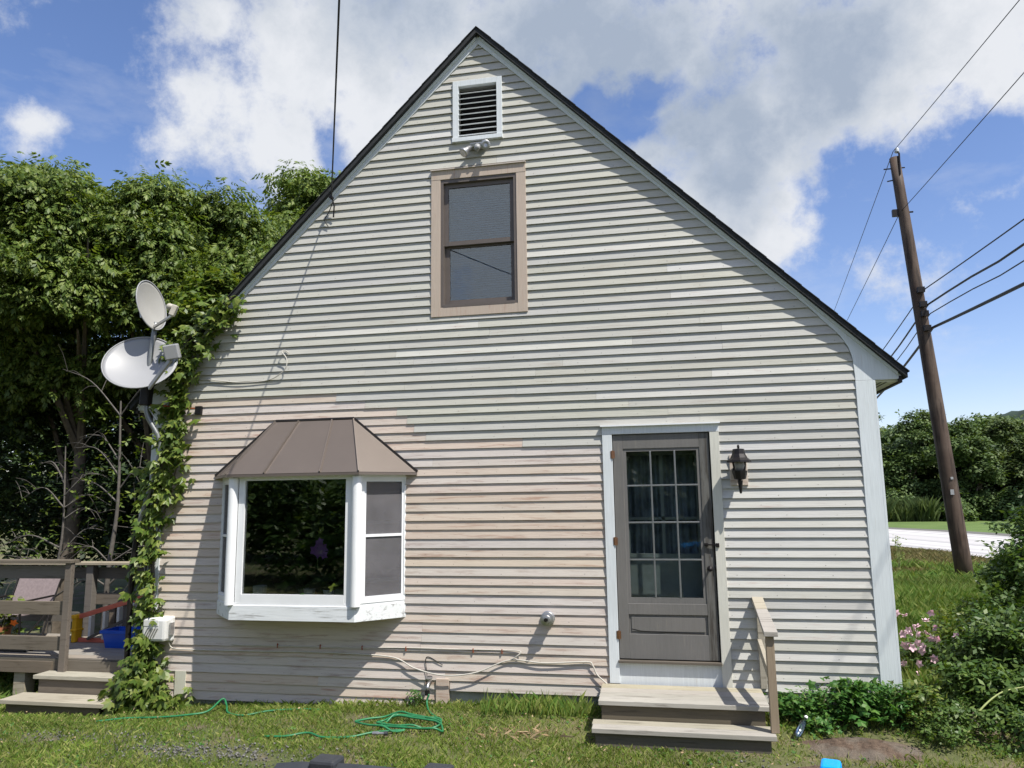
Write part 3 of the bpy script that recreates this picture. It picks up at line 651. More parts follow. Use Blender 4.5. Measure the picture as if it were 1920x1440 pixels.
# inner door and curtain seen through the panes
MB().box(.02, .86, .26, .30, -.02, .92).box(.02, .12, .26, .30, .92, 2.0).box(.76, .86, .26, .30, .92, 2.0).box(.12, .76, .262, .298, 1.86, 2.0).box(.12, .76, .262, .298, 1.24, 1.265).box(.425, .455, .262, .298, .92, 1.86).build('inner_door', 'inner_door', house)
b = MB(); n = 60; V = []
for i in range(n+1):
    x = .05 + .78*i/n; y = .36 + .022*math.sin(i*1.15) + .01*math.sin(i*.4)
    V += [(x, y, .86), (x, y+.004, 1.95)]
b.add(V, [(2*i, 2*i+2, 2*i+3, 2*i+1) for i in range(n)])
cu = b.build('curtain', 'curtain_blue', None, (.44, .36, .86), smooth=True); tag(cu, 'dark blue pleated curtain behind the panes of the door', 'curtain')

# ---- bay window
YB = -.38
wl, wr, fl, fr = -4.11, -2.05, -3.735, -2.435
bay = MB().plan([(wl, .0), (fl, YB), (fr, YB), (wr, 0)], .335, .475).build('bay_window', 'trim_flaked', house, bevel=.002)
MB().plan([(wl+.01, .0), (fl+.005, YB+.01), (fr-.005, YB+.01), (wr-.01, 0)], .475, .50).build('seat_board', 'vinyl_white', bay)
MB().plan([(wl, .0), (fl, YB), (fr, YB), (wr, 0)], 1.70, 1.745).build('head_board', 'vinyl_white', bay)
def face(a, c, name, parts):
    """flat frame pieces on one face of the bay: parts are (u0,u1,z0,z1,depth0,depth1,name,mat)"""
    ax = Vector((a[0], a[1], 0)); d = Vector((c[0]-a[0], c[1]-a[1], 0)); ln = d.length; d.normalize(); nrm = Vector((d.y, -d.x, 0))
    if nrm.y > 0: nrm = -nrm
    for (u0, u1, z0, z1, q0, q1, nm, mat) in parts:
        V = [ax + d*u + nrm*q + Vector((0, 0, z)) for z in (z0, z1) for u, q in ((u0, q1), (u1, q1), (u1, q0), (u0, q0))]
        MB().add(V, [(0, 3, 2, 1), (4, 5, 6, 7), (0, 1, 5, 4), (1, 2, 6, 5), (2, 3, 7, 6), (3, 0, 4, 7)]).build(nm, mat, bay)
W = fr-fl
face((fl, YB), (fr, YB), 'front', [(0.05, .115, .50, 1.70, -.06, -.012, 'jamb', 'vinyl_white'), (W-.115, W-.05, .50, 1.70, -.06, -.012, 'jamb', 'vinyl_white'),
  (.115, W-.115, 1.672, 1.70, -.06, -.013, 'frame_head', 'vinyl_white'), (.115, W-.115, .50, .578, -.06, -.010, 'frame_sill', 'vinyl_white'), (.112, W-.112, .575, 1.675, -.040, -.034, 'picture_pane', 'glass')])
for (a, c) in (((fr, YB), (wr, 0)), ((fl, YB), (wl, 0))):
    ln = math.hypot(c[0]-a[0], c[1]-a[1]); e0, e1 = .085, ln-.035
    face(a, c, 'side', [(.055, e0, .50, 1.70, -.05, -.004, 'jamb', 'vinyl_white'), (e1, ln-.0, .50, 1.70, -.05, -.004, 'jamb', 'vinyl_white'),
      (e0, e1, 1.665, 1.70, -.05, -.005, 'frame_head', 'vinyl_white'), (e0, e1, .50, .535, -.05, -.003, 'frame_sill', 'vinyl_white'),
      (e0, e0+.022, .535, 1.665, -.035, -.015, 'screen_frame', 'vinyl_white'), (e1-.022, e1, .535, 1.665, -.035, -.015, 'screen_frame', 'vinyl_white'),
      (e0+.022, e1-.022, 1.645, 1.665, -.035, -.016, 'screen_frame', 'vinyl_white'), (e0+.022, e1-.022, .535, .560, -.035, -.016, 'screen_frame', 'vinyl_white'),
      (e0+.022, e1-.022, 1.115, 1.140, -.036, -.012, 'screen_frame', 'vinyl_white'), (e0+.02, e1-.02, .555, 1.65, -.026, -.024, 'insect_screen', 'insect_screen'),
      (e0+.02, e1-.02, .55, 1.66, -.049, -.045, 'pane', 'glass'), (e0+.02, e1-.02, 1.235, 1.262, -.060, -.050, 'meeting_rail', 'vinyl_white'), (e0+.02, e1-.02, .68, .72, -.060, -.051, 'sash_rail', 'vinyl_white')])
for (x, y, r_) in ((fr+.004, YB+.004, .048), (fl-.004, YB+.004, .048)):
    MB().lathe([(r_, .478), (r_, 1.70)], (x, y, 0), (0, 0, 1), 20).build('mullion_post', 'vinyl_white', bay, smooth=False)
# bay roof: standing seam metal
er = [(-4.175, -.02), (-3.79, -.455), (-2.385, -.455), (-1.95, -.02)]; tl, tr_ = (-3.50, -.03), (-2.63, -.03)
ez, tz = 1.735, 2.285
def tri(name, pts, thick=.012, mat='roof_brown'):
    p = [Vector(q) for q in pts]; nrm = (p[1]-p[0]).cross(p[2]-p[0]).normalized()
    if nrm.z < 0: nrm = -nrm
    n = len(p); V = p + [q - nrm*thick for q in p]
    return MB().add(V, [tuple(range(n)), tuple(range(2*n-1, n-1, -1))] + [(i, i+n, (i+1) % n + n, (i+1) % n) for i in range(n)]).build(name, mat, bay)
fpts = [(er[1][0], er[1][1], ez), (-3.372, er[1][1], ez), (-2.785, er[1][1], ez), (er[2][0], er[2][1], ez)]
tpts = [(tl[0], tl[1], tz), (-3.365, -.03, tz), (-2.80, -.03, tz), (tr_[0], tr_[1], tz)]
tpts = [(tl[0], tl[1], tz), (-3.235, -.03, tz), (-2.865, -.03, tz), (tr_[0], tr_[1], tz)]
for i in range(3): tri('roof_panel', [fpts[i], fpts[i+1], tpts[i+1], tpts[i]])
tri('roof_panel', [(er[0][0], er[0][1], ez), fpts[0], tpts[0]]); tri('roof_panel', [fpts[3], (er[3][0], er[3][1], ez), tpts[3]])
sm = [(f, t) for f, t in zip(fpts, tpts)] + [((-4.0, -.22, ez+.002), (-3.76, -.13, 1.98))]
for f, t in sm:
    f = Vector(f)+Vector((0, -.004, .006)); t = Vector(t)+Vector((0, -.004, .006))
    MB().bar(f, t, .012, .022).build('roof_seam', 'roof_brown', bay)
for a, c in (((-4.18, -.022, 1.742), (-3.50, -.022, 2.30)), ((-2.63, -.022, 2.30), (-1.945, -.022, 1.742)), ((-3.50, -.024, 2.302), (-2.63, -.024, 2.302))):
    MB().bar(a, c, .014, .022).build('roof_flashing', 'roof_edge_dark', bay)
b = MB(); 
for (a, c) in zip(er, er[1:]): b.bar((a[0], a[1], ez-.016), (c[0], c[1], ez-.016), .012, .024)
b.build('roof_edge', 'roof_brown', bay)
MB().plan([(wl-.03, -.0), (fl-.03, YB-.045), (fr+.03, YB-.045), (wr+.03, 0)], 1.722, 1.734).build('roof_soffit', 'vinyl_white', bay)
# things on the bay's seat
def pot(name, x, y, z, r, h, mat, label, cat='flower pot', taper=.75, grp=None):
    t = root(name, label, cat, (x, y, z), grp)
    MB().lathe([(0, 0), (r*taper, 0), (r, h), (r*1.06, h), (r*1.06, h*.86+.004), (r*.9, h*.86), (r*.85, h*.8), (0, h*.8)], (x, y, z), n=18).build('pot', mat, t, smooth=False); return t
def leaves_on(t, x, y, z, n, rad, size, mat, seed, T=TUFT, name='leaves', flat=.6):
    rng = np.random.default_rng(seed); P = rng.normal(size=(n, 3))*rad*np.array([1, 1, flat]) + np.array([x, y, z]); 
    V = spread(T, P, rng.uniform(0, 6.3, n), rng.uniform(.7, 1.3, n)*size, .4, rng); return npmesh(name, V, 4, mat, t)
t = pot('ribbed_cup', -3.475, -.27, .50, .062, .15, 'pot_white', 'white ribbed cup standing at the left end of the bay window seat', 'cup', .85)
b = MB()
for k in range(16): a = k*PI/8; b.tube([(-3.475+.055*math.cos(a), -.27+.055*math.sin(a), .505), (-3.475+.064*math.cos(a), -.27+.064*math.sin(a), .645)], .004, 4)
b.build('ribs', 'pot_white', t)
t = pot('potted_seedling', -3.03, -.24, .50, .05, .12, 'pot_green', 'small teal pot with sparse leaves behind the bay window glass', 'potted plant'); leaves_on(t, -3.03, -.24, .62, 8, .02, .06, 'leaf_weed', 1)
t = pot('potted_succulent', -2.945, -.28, .50, .055, .13, 'pot_white', 'white pot holding a small bright green succulent in the bay window', 'potted plant'); leaves_on(t, -2.945, -.27, .62, 14, .03, .06, 'leaf_weed', 2)
t = pot('potted_herb', -2.74, -.28, .50, .055, .12, 'pot_white', 'white pot with a taller yellow green herb in the bay window', 'potted plant'); leaves_on(t, -2.74, -.26, .65, 14, .035, .09, 'leaf_vine', 3)
t = pot('wide_bowl', -2.61, -.26, .50, .075, .13, 'pot_green', 'wide olive bowl near the right end of the bay window seat', 'bowl')
t = pot('terracotta_pot', -2.53, -.16, .50, .06, .16, 'terracotta', 'tall terracotta pot in the right corner of the bay window', 'flower pot')
t = pot('potted_orchid', -2.95, -.06, .50, .075, .13, 'terracotta', 'orchid with a spray of purple blooms inside the bay window', 'orchid')
MB().tube(bez([(-2.95, -.06, .62), (-2.97, -.07, .9), (-2.93, -.1, 1.06), (-2.86, -.14, 1.04)]), .005, 6).build('stem', 'cane_green', t)
for k, (x, z, s_) in enumerate(((-2.96, .98, .06), (-2.91, 1.04, .055), (-2.86, 1.0, .06), (-2.905, .96, .06), (-2.84, .94, .05), (-2.88, 1.07, .045))):
    V = spread(tmpl([(0, 0, 0, a, 1., .75, 0) for a in (0, 1.26, 2.5, 3.77, 5.0)]), np.array([[x, -.16, z]]), np.array([k*1.1]), np.array([s_]), 0, np.random.default_rng(k), 0)
    V = V - np.array([x, -.16, z]); V = V[:, [0, 2, 1]]; V[:, 1] *= .5; V += np.array([x, -.16-.01*k, z]); npmesh('bloom', V, 4, 'petal_purple', t)
leaves_on(t, -2.95, -.08, .72, 9, .05, .22, 'leaf_dark', 4)
for k, (x, y, s_, lb) in enumerate(((-3.35, .15, .3, 'dark leafy houseplant at the left inside the bay window'), (-2.65, .2, .26, 'dark leafy houseplant at the right inside the bay window'), (-3.05, .35, .3, 'bushy houseplant deep in the room behind the orchid'))):
    t = pot('houseplant', x, y, .50, .09, .16, 'pot_green', lb, 'houseplant'); leaves_on(t, x, y, .9, 60, .14, .2, 'leaf_shrub', 10+k, flat=1.2); MB().tube([(x, y, .6), (x, y, .95)], .008, 5).build('stem', 'cane_green', t)
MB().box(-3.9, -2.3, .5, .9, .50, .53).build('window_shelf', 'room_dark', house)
# ================================================================ fixtures on the wall
# wall lantern
x, z = 1.135, 1.70
lan = root('wall_lantern', 'black carriage lantern on the siding right of the door', 'wall lamp', (x, -.02, z))
MB().box(x-.075, x+.082, -.034, -.008, z-.15, z+.13).build('mount_block', 'siding_beige', lan, bevel=.004)
MB().lathe([(0, 0), (.055, 0), (.055, .012), (.03, .02), (0, .02)], (x, -.034, z-.02), (0, -1, 0), 16).build('back_plate', 'dark_metal', lan)
yl = -.155
MB().tube(bez([(x, -.05, z-.06), (x, -.10, z-.13), (x, yl, z-.12), (x, yl, z-.06)], 6), .011, 8).build('arm', 'dark_metal', lan)
MB().lathe([(0, .235), (.008, .232), (.012, .215), (.008, .2), (.05, .195), (.052, .185), (.058, .15), (.075, .115), (.105, .092), (.108, .075), (.1, .075), (.05, .09), (0, .09)], (x, yl, z-.02), n=8).build('lantern_roof', 'dark_metal', lan)
MB().lathe([(.0, -.10), (.05, -.09), (.066, -.03), (.068, -.015), (.0, -.015)], (x, yl, z-.005), n=8).build('cup', 'dark_metal', lan)
MB().lathe([(.0, -.22), (.01, -.215), (.016, -.17), (.024, -.10), (.0, -.10)], (x, yl, z-.005), n=8).build('tail', 'dark_metal', lan)
MB().lathe([(.032, -.015), (.046, .03), (.036, .075), (.03, .09)], (x, yl, z-.005), n=12).build('glass_chimney', 'lamp_glass', lan, smooth=True)
for k in range(4):
    a = PI/4 + k*PI/2; MB().tube([(x+.062*math.cos(a), yl+.062*math.sin(a), z-.02), (x+.078*math.cos(a), yl+.078*math.sin(a), z+.09)], .005, 5).build('bar', 'dark_metal', lan)
# twin floodlight under the gable vent
x, z = -1.29, 5.11
fl_ = root('floodlight', 'twin head security floodlight under the gable vent', 'floodlight', (x, -.03, z))
MB().box(x-.09, x+.09, -.045, -.012, z-.02, z+.05).obox((x, -.06, z+.01), (.16, .05, .045), (.3, 0, 0)).build('mount', 'galvanized', fl_, bevel=.006)
MB().lathe([(0, 0), (.03, 0), (.034, .03), (.026, .06), (0, .062)], (x+.0, -.07, z-.005), (0, -.5, -1), 12).build('sensor', 'dish_grey', fl_, smooth=True)
for sg, ax in ((-1, (-.55, -.5, -.75)), (1, (.25, -1, -.35))):
    c = Vector((x+sg*.085, -.075, z-.02)); MB().tube([(x+sg*.05, -.06, z+.01), c], .016, 8).build('knuckle', 'galvanized', fl_)
    a = Vector(ax).normalized(); MB().lathe([(0, 0), (.026, 0), (.03, .045), (.05, .09), (.052, .105), (.045, .112), (.02, .105), (0, .105)], c, a, 18).build('lamp_head', 'galvanized', fl_, smooth=True)
# flue cap
x, z = -.655, .352
MB().lathe([(0, 0), (.062, 0), (.066, .01), (.066, .022), (.058, .026), (.056, .08), (.062, .085), (.062, .095), (.04, .10), (.034, .125), (.018, .128), (.015, .11), (0, .11)], (x, -.012, z), (0, -1, 0), 24).build('wall_vent', 'galvanized', house)
MB().lathe([(0, 0), (.017, 0), (.017, .02), (0, .02)], (x-.004, -.138, z), (0, -1, 0), 12).build('vent_throat', 'dark_metal', house)
# cable box by the corner
bx = root('utility_box', 'rounded white cable box with slanted louvres at the vine-covered corner', 'utility box', (-4.72, -.03, .19))
MB().box(-4.845, -4.575, -.165, -.03, .07, .305).build('cover', 'box_white', bx, bevel=.03)
MB().box(-4.86, -4.56, -.075, -.012, .06, .31).build('back_case', 'box_white', bx, bevel=.02)
MB().box(-4.82, -4.65, -.169, -.163, .225, .285).build('label_plate', 'box_white', bx, bevel=.002)
for k in range(5):
    u = k*.031; MB().bar((-4.815+u*.9, -.168, .11+.0), (-4.765+u*.9, -.168, .205), .010, .012, up=(0, 1, 0)).build('louvre', 'galvanized', bx)
MB().box(-4.565, -4.548, -.11, -.05, .13, .25).build('hasp', 'galvanized', bx)
def cable(name, pts, r, mat, label, cat='cable', n=12, grp=None):
    o = MB().tube(bez(pts, n), r, 6).build(name, mat, None, pts[0], smooth=True); return tag(o, label, cat, grp)
S = -.030
cable('siding_cable', [(-4.60, -.06, .05), (-4.56, S, -.012), (-4.3, S, -.02), (-3.6, S-.004, -.018), (-3.17, S, -.013), (-2.7, S-.006, -.014), (-2.19, S, -.038), (-1.95, -.05, -.13), (-1.663, -.075, -.18), (-1.35, -.06, -.15), (-1.03, S, -.036), (-.7, -.038, -.05), (-.31, S, -.031), (-.25, -.036, -.06), (-.21, -.036, -.14), (-.12, -.05, -.215)], .0065, 'cable_white', 'white cable sagging over the tap and running along the lower siding to the steps')
cable('siding_cable', [(-3.9, -.022, .038), (-3.3, -.024, .036), (-2.939, -.022, .036), (-2.5, -.022, .042), (-2.05, -.022, .05), (-1.6, -.024, .050), (-1.157, -.022, .052), (-.93, -.03, .048), (-.955, -.045, .005), (-1.02, -.03, -.034)], .005, 'cable_white', 'thin white cable clipped along a clapboard joint above the sagging one')
cable('siding_cable', [(-1.68, -.02, -.1), (-1.84, -.02, -.03), (-1.835, -.03, -.2), (-1.84, -.04, -.28)], .0035, 'cable_black', 'thin dark wire hanging down to the garden tap')
cable('siding_cable', [(-4.42, -.02, 2.776), (-4.3, -.03, 2.775), (-3.95, -.034, 2.73), (-3.62, -.03, 2.738), (-3.45, -.05, 2.80), (-3.385, -.06, 2.87), (-3.39, -.055, 2.96), (-3.44, -.06, 3.03), (-3.42, -.03, 3.05), (-3.37, -.04, 3.02)], .0055, 'cable_white', 'loose white cable curling up the upper left siding from the vines')
for i, xx in enumerate((-3.4, -2.94, -2.5, -2.05, -1.38, -1.1)):
    tag(MB().box(xx-.004, xx+.004, -.030, -.015, .02, .06).build('cable_clip', 'rust', None, (xx, -.02, .04)), 'rusty staple on the thin white cable, ' + ['under the middle of the bay window, leftmost', 'under the bay window, second from the left', 'under the bay window, third from the left', 'just right of the bay window', 'left of the cable crossing, second from right', 'at the cable crossing, rightmost'][i], 'staple', 'staples along the thin white cable')
# tap on the wall
tp = root('garden_tap', 'brass and steel tap poking out low beside the patch board', 'tap', (-1.80, -.03, -.27))
MB().tube([(-1.80, -.01, -.25), (-1.80, -.09, -.25), (-1.80, -.12, -.28), (-1.80, -.125, -.31)], .015, 8).build('spout', 'galvanized', tp, smooth=True)
MB().lathe([(0, 0), (.034, 0), (.034, .012), (0, .012)], (-1.80, -.07, -.215), (0, -.3, 1), 10).build('handle', 'galvanized', tp)
MB().lathe([(0, 0), (.022, 0), (.022, .04), (0, .04)], (-1.80, -.128, -.35), (0, 0, 1), 10).build('hose_nut', 'dark_metal', tp)
# service wire to the rake
w0 = Vector((-2.9, -.10, 4.70)); dv = Vector((.482, -1, -.005))
sw = root('service_wire', 'black overhead wire coming down to the left roof edge', 'wire', w0)
MB().tube([w0 + dv*t + Vector((0, 0, -.0003*t*(40-t))) for t in (0, 2, 4, 6, 8, 12, 20, 40)], .0075, 6).build('line', 'cable_black', sw)
MB().tube([w0 + Vector((0, .03, -.02)), w0, w0+Vector((.02, .03, -.1)), w0 + Vector((.0, .06, -.22))], .008, 6).lathe([(0, 0), (.02, 0), (.02, .05), (0, .05)], w0+Vector((0, .02, -.02)), (0, -1, 0), 8).build('clamp', 'dark_metal', sw)
MB().tube(bez([w0 + Vector((0, .04, -.05)), w0+Vector((-.05, .05, -.16)), w0+Vector((-.10, .06, -.24)), w0+Vector((-.06, .07, -.32))], 6), .005, 5).build('pigtail', 'cable_black', sw)

# ================================================================ steps at the door
st = root('entry_steps', 'weathered two-step wooden stoop below the grey door', 'steps', (.52, -.4, -.5))
for k in range(4):
    y0 = -.045-.148*k; MB().box(-.165+.004*k, 1.215, y0-.143, y0, -.248, -.21).build('tread_board', 'wood_pale', st, bevel=.004)
MB().box(-.13, 1.175, -.60, -.575, -.42, -.249).build('riser', 'wood_dark', st, bevel=.002)
for k in range(2):
    y0 = -.607-.132*k; MB().box(-.20+.01*k, 1.225, y0-.128, y0, -.402, -.364).build('tread_board', 'wood_pale', st, bevel=.004)
MB().box(-.165, 1.185, -.835, -.812, -.62, -.403).build('riser', 'wood_dark', st, bevel=.002)
for x in (-.13, 1.15): MB().prism([(0, 0)]*0 or [(x, -.6), (x+.03, -.6), (x+.03, -.249), (x, -.249)], -.574, -.05).box(x, x+.03, -.811, -.60, -.6, -.403).build('stringer', 'wood_dark', st)
# handrail
px = 1.195
MB().box(px, px+.062, -.80, -.735, -.362, .385).build('post', 'wood_post', st, bevel=.003)
MB().box(px+.02, px+.075, -.062, -.02, -.209, .50).build('post', 'wood_pale', st, bevel=.003)
MB().add([(px-.01, -.02, .565), (px+.085, -.02, .565), (px+.085, -.30, .50), (px-.01, -.30, .50), (px-.01, -.02, .53), (px+.085, -.02, .53), (px+.085, -.30, .465), (px-.01, -.30, .465)],
   [(0, 1, 2, 3), (7, 6, 5, 4), (0, 4, 5, 1), (1, 5, 6, 2), (2, 6, 7, 3), (3, 7, 4, 0)]).build('handrail', 'wood_pale', st, bevel=.003)
MB().add([(px-.01, -.302, .50), (px+.085, -.302, .50), (px+.09, -.83, .40), (px-.015, -.83, .40), (px-.01, -.302, .465), (px+.085, -.302, .465), (px+.09, -.83, .362), (px-.015, -.83, .362)],
   [(0, 1, 2, 3), (7, 6, 5, 4), (0, 4, 5, 1), (1, 5, 6, 2), (2, 6, 7, 3), (3, 7, 4, 0)]).build('handrail', 'wood_pale', st, bevel=.003)
MB().bar((px+.03, -.06, .17), (px+.03, -.735, .03), .035, .085).build('mid_rail', 'wood_pale', st, bevel=.003)

# ================================================================ deck with its railings
dk = root('deck', 'weathered grey wooden deck with plank railings left of the house', 'deck', (-7.0, .7, -.6))
DZ = -.178
for k in range(9):
    y0 = .16+.146*k; MB().box(-9.6, -5.02, y0, y0+.138, DZ-.038, DZ).build('floor_board', 'wood_floor', dk, bevel=.003)
MB().box(-9.6, -5.0, .125, .158, -.34, DZ-.012).build('rim_joist', 'wood_dark', dk)
MB().box(-6.0, -5.0, .10, .124, -.335, DZ-.02).build('fascia_board', 'wood_deck', dk)
MB().box(-9.6, -6.12, .10, .124, -.335, -.215).build('fascia_board', 'wood_deck', dk)
MB().box(-9.6, -5.0, 1.45, 1.48, -.34, DZ-.04).build('rim_joist', 'wood_dark', dk)
MB().box(-5.99, -5.91, .045, .098, -.34, .83).build('post', 'wood_deck', dk, bevel=.004)
MB().box(-8.3, -8.2, .14, .235, -.34, .80).build('post', 'wood_deck', dk, bevel=.004)
MB().box(-9.6, -5.9, .02, .17, .83, .865).build('top_rail', 'wood_deck', dk, bevel=.004)
MB().box(-9.6, -6.0, .098, .138, .66, .80).build('rail', 'wood_deck', dk, bevel=.003)
MB().box(-9.6, -6.0, .098, .138, .275, .415).build('rail', 'wood_deck', dk, bevel=.003)
MB().box(-9.6, -6.0, .098, .138, -.10, .045).build('rail', 'wood_deck', dk, bevel=.003)
for x in (-6.82, -8.7): MB().box(x, x+.10, 1.33, 1.42, -.6, .70).build('post', 'wood_deck', dk, bevel=.004)
MB().box(-5.98, -5.9, 1.34, 1.42, -.6, .70).build('post', 'wood_dark', dk, bevel=.004)
MB().box(-9.6, -5.1, 1.29, 1.46, .70, .735).build('top_rail', 'wood_pale', dk, bevel=.004)
MB().box(-9.6, -5.95, 1.425, 1.46, .52, .66).build('rail', 'wood_dark', dk, bevel=.003)
MB().box(-6.9, -5.1, 1.425, 1.46, .20, .34).build('rail', 'wood_deck', dk, bevel=.003)
MB().box(-9.6, -6.8, 1.425, 1.46, -.02, .1).build('rail', 'wood_deck', dk, bevel=.003)
for k in range(7): MB().box(-6.55+.19*k, -6.47+.19*k, 1.462, 1.50, -.2, .2).build('baluster', 'wood_deck', dk)
for x in (-9.2, -6.62, -5.2):
    for y in (.2, 1.4): MB().box(x, x+.14, y-.06, y+.08, -1.1, -.34).build('foot_post', 'wood_pale', dk)
ds = root('deck_steps', 'two broad plank steps climbing to the deck beside the vine', 'steps', (-5.6, -.2, -.6))
MB().box(-6.14, -4.98, -.115, .10, -.345, -.305).build('tread', 'wood_pale', ds, bevel=.004)
MB().box(-6.09, -5.0, -.085, -.06, -.50, -.346).build('riser', 'wood_deck', ds, bevel=.002)
MB().box(-6.24, -5.03, -.42, -.11, -.52, -.48).build('tread', 'wood_pale', ds, bevel=.004)
MB().box(-6.18, -5.10, -.385, -.36, -.73, -.521).build('riser', 'wood_dark', ds, bevel=.002)
for x in (-6.12, -5.08): MB().box(x, x+.04, -.35, .1, -.75, -.521).build('stringer', 'wood_dark', ds)
# ladder lying on its side
ld = root('stepladder', 'orange fibreglass stepladder with yellow cap lying on the deck', 'ladder', (-6.3, 1.0, DZ))
MB().bar((-6.56, .97, .12), (-5.10, 1.02, .53), .03, .055, m=0).build('side_rail', 'ladder_orange', ld, bevel=.004)
MB().bar((-6.55, .97, -.15), (-5.3, .98, -.150), .03, .05).build('side_rail', 'ladder_orange', ld, bevel=.004)
MB().box(-6.62, -6.56, .92, 1.03, -.176, .14).box(-6.632, -6.548, .908, 1.042, -.05, -.02).box(-6.63, -6.55, .91, 1.04, .10, .145).build('top_cap', 'ladder_yellow', ld, bevel=.008)
for k in range(5):
    x = -6.42+.19*k; MB().box(x, x+.035, .955, 1.02, -.14, .13+.053*k).build('rung', 'box_white', ld, bevel=.004)
MB().bar((-6.40, .93, -.13), (-5.6, .94, .24), .022, .03).build('spreader', 'wood_dark', ld)
# blue tub
tb = root('plastic_tub', 'low bright blue plastic tub in front of the ladder on the deck', 'tub', (-6.0, 1.0, DZ))
def tubmb(x0, x1, y0, y1, z0, z1, t=.03):
    v = [(x0+t, y0+t, z0), (x1-t, y0+t, z0), (x1-t, y1-t, z0), (x0+t, y1-t, z0), (x0, y0, z1), (x1, y0, z1), (x1, y1, z1), (x0, y1, z1),
         (x0+.012, y0+.012, z1), (x1-.012, y0+.012, z1), (x1-.012, y1-.012, z1), (x0+.012, y1-.012, z1), (x0+t+.01, y0+t+.01, z0+.012), (x1-t-.01, y0+t+.01, z0+.012), (x1-t-.01, y1-t-.01, z0+.012), (x0+t+.01, y1-t-.01, z0+.012)]
    f = [(3, 2, 1, 0)] + [(i, (i+1) % 4, (i+1) % 4+4, i+4) for i in range(4)] + [(i+4, (i+1) % 4+4, (i+1) % 4+8, i+8) for i in range(4)] + [(i+8, (i+1) % 4+8, (i+1) % 4+12, i+12) for i in range(4)] + [(12, 13, 14, 15)]
    return MB().add(v, f)
tubmb(-5.98, -5.45, .66, .93, DZ+.001, .0).build('body', 'plastic_blue', tb)
b = MB()
for a in ((-6.0, .645, -5.43, .665), (-6.0, .93, -5.43, .95), (-6.0, .665, -5.98, .93), (-5.45, .665, -5.43, .93)): b.box(a[0], a[2], a[1], a[3], -.012, .022)
b.build('rim', 'plastic_blue', tb)
# folding chair behind the rail
ch = root('deck_chair', 'folding chair with mauve cloth back behind the deck railing', 'chair', (-7.45, 1.0, DZ))
MB().add([(-7.72, 1.12, .19), (-7.12, 1.12, .19), (-7.10, 1.24, .60), (-7.70, 1.24, .60), (-7.72, 1.135, .19), (-7.12, 1.135, .19), (-7.10, 1.255, .60), (-7.70, 1.255, .60)],
   [(0, 1, 2, 3), (7, 6, 5, 4), (0, 4, 5, 1), (1, 5, 6, 2), (2, 6, 7, 3), (3, 7, 4, 0)]).build('backrest', 'chair_cloth', ch)
MB().box(-7.7, -7.14, .68, 1.12, .155, .17).build('seat', 'chair_cloth', ch)
for x in (-7.74, -7.11):
    MB().tube([(x, 1.28, .66), (x, 1.0, -.17)], .011, 6).build('frame_tube', 'dark_metal', ch); MB().tube([(x, .66, -.17), (x, 1.1, .17)], .011, 6).build('frame_tube', 'dark_metal', ch)
    MB().tube([(x, .66, .32), (x, 1.15, .34)], .012, 6).build('armrest', 'dark_metal', ch)
    MB().tube([(x, .67, -.17), (x, .66, .32)], .011, 6).build('leg', 'dark_metal', ch)
pl_ = root('planter_box', 'dark plastic planter on the deck floor near the front rail', 'planter', (-7.0, .45, DZ))
MB().box(-7.35, -6.68, .34, .52, DZ+.001, -.03).build('box', 'bin_black', pl_, bevel=.008); MB().box(-7.33, -6.70, .36, .50, -.031, -.022).build('soil', 'bed_soil', pl_)
def plant(name, label, cat, x, y, z, n, rad, h, size, mat, seed, grp=None, T=TUFT, stems=6, tilt=.45):
    t = root(name, label, cat, (x, y, z), grp); rng = np.random.default_rng(seed); b = MB()
    for k in range(stems):
        a = rng.uniform(0, 6.3); r_ = rng.uniform(.1, .8)*rad; b.tube([(x+.2*r_*math.cos(a), y+.2*r_*math.sin(a), z-.02), (x+.6*r_*math.cos(a), y+.6*r_*math.sin(a), z+h*.5), (x+r_*math.cos(a), y+r_*math.sin(a), z+h*.85)], [.006, .005, .003], 5, cap=False)
    b.build('stems', 'cane_green', t, recalc=False)
    P = np.stack([x+rng.normal(0, rad*.5, n), y+rng.normal(0, rad*.5, n), z+h*(rng.beta(2.2, 1.6, n))], -1)
    npmesh('leaves', spread(T, P, rng.uniform(0, 6.3, n), rng.uniform(.6, 1.3, n)*size, tilt, rng), 4, mat, t); return t
t = plant('potted_plant', 'leafy potted plant with an orange bloom behind the deck rail', 'potted plant', -7.5, .75, DZ, 120, .35, .55, .09, 'leaf_vine', 21)
V = spread(tmpl([(0, 0, 0, a, 1., .7, 0) for a in (0, 1.26, 2.5, 3.77, 5.0)]), np.array([[-7.05, .52, .11]]), np.array([.3]), np.array([.05]), .8, np.random.default_rng(3), 1.2); npmesh('bloom', V, 4, 'petal_orange', t)
MB().lathe([(0, 0), (.12, 0), (.15, .2), (0, .2)], (-7.5, .75, DZ), n=14).build('pot', 'terracotta', t)

# ================================================================ satellite dishes on their mast
ms = root('dish_mast', 'leaning steel mast carrying two satellite dishes at the left corner', 'mast', (-4.9, -.1, -.6))
MB().tube(bez([(-5.02, -.12, -.62), (-5.03, -.12, .6), (-4.99, -.13, 1.2)], 6), .028, 10).build('lower_pole', 'iron_black', ms, smooth=True)
MB().tube(bez([(-4.99, -.13, 1.2), (-4.80, -.12, 1.9), (-4.80, -.13, 2.15), (-4.93, -.17, 2.42), (-4.935, -.18, 2.75), (-4.92, -.17, 3.12), (-4.91, -.14, 3.42)], 8), .026, 10).build('upper_pole', 'steel_pipe', ms, smooth=True)
MB().tube([(-4.93, -.17, 2.515), (-4.40, -.03, 2.46)], .008, 6).build('stay_rod', 'rust', ms)
MB().tube([(-4.93, -.17, 2.49), (-4.70, -.03, 2.10)], .008, 6).build('stay_rod', 'galvanized', ms)
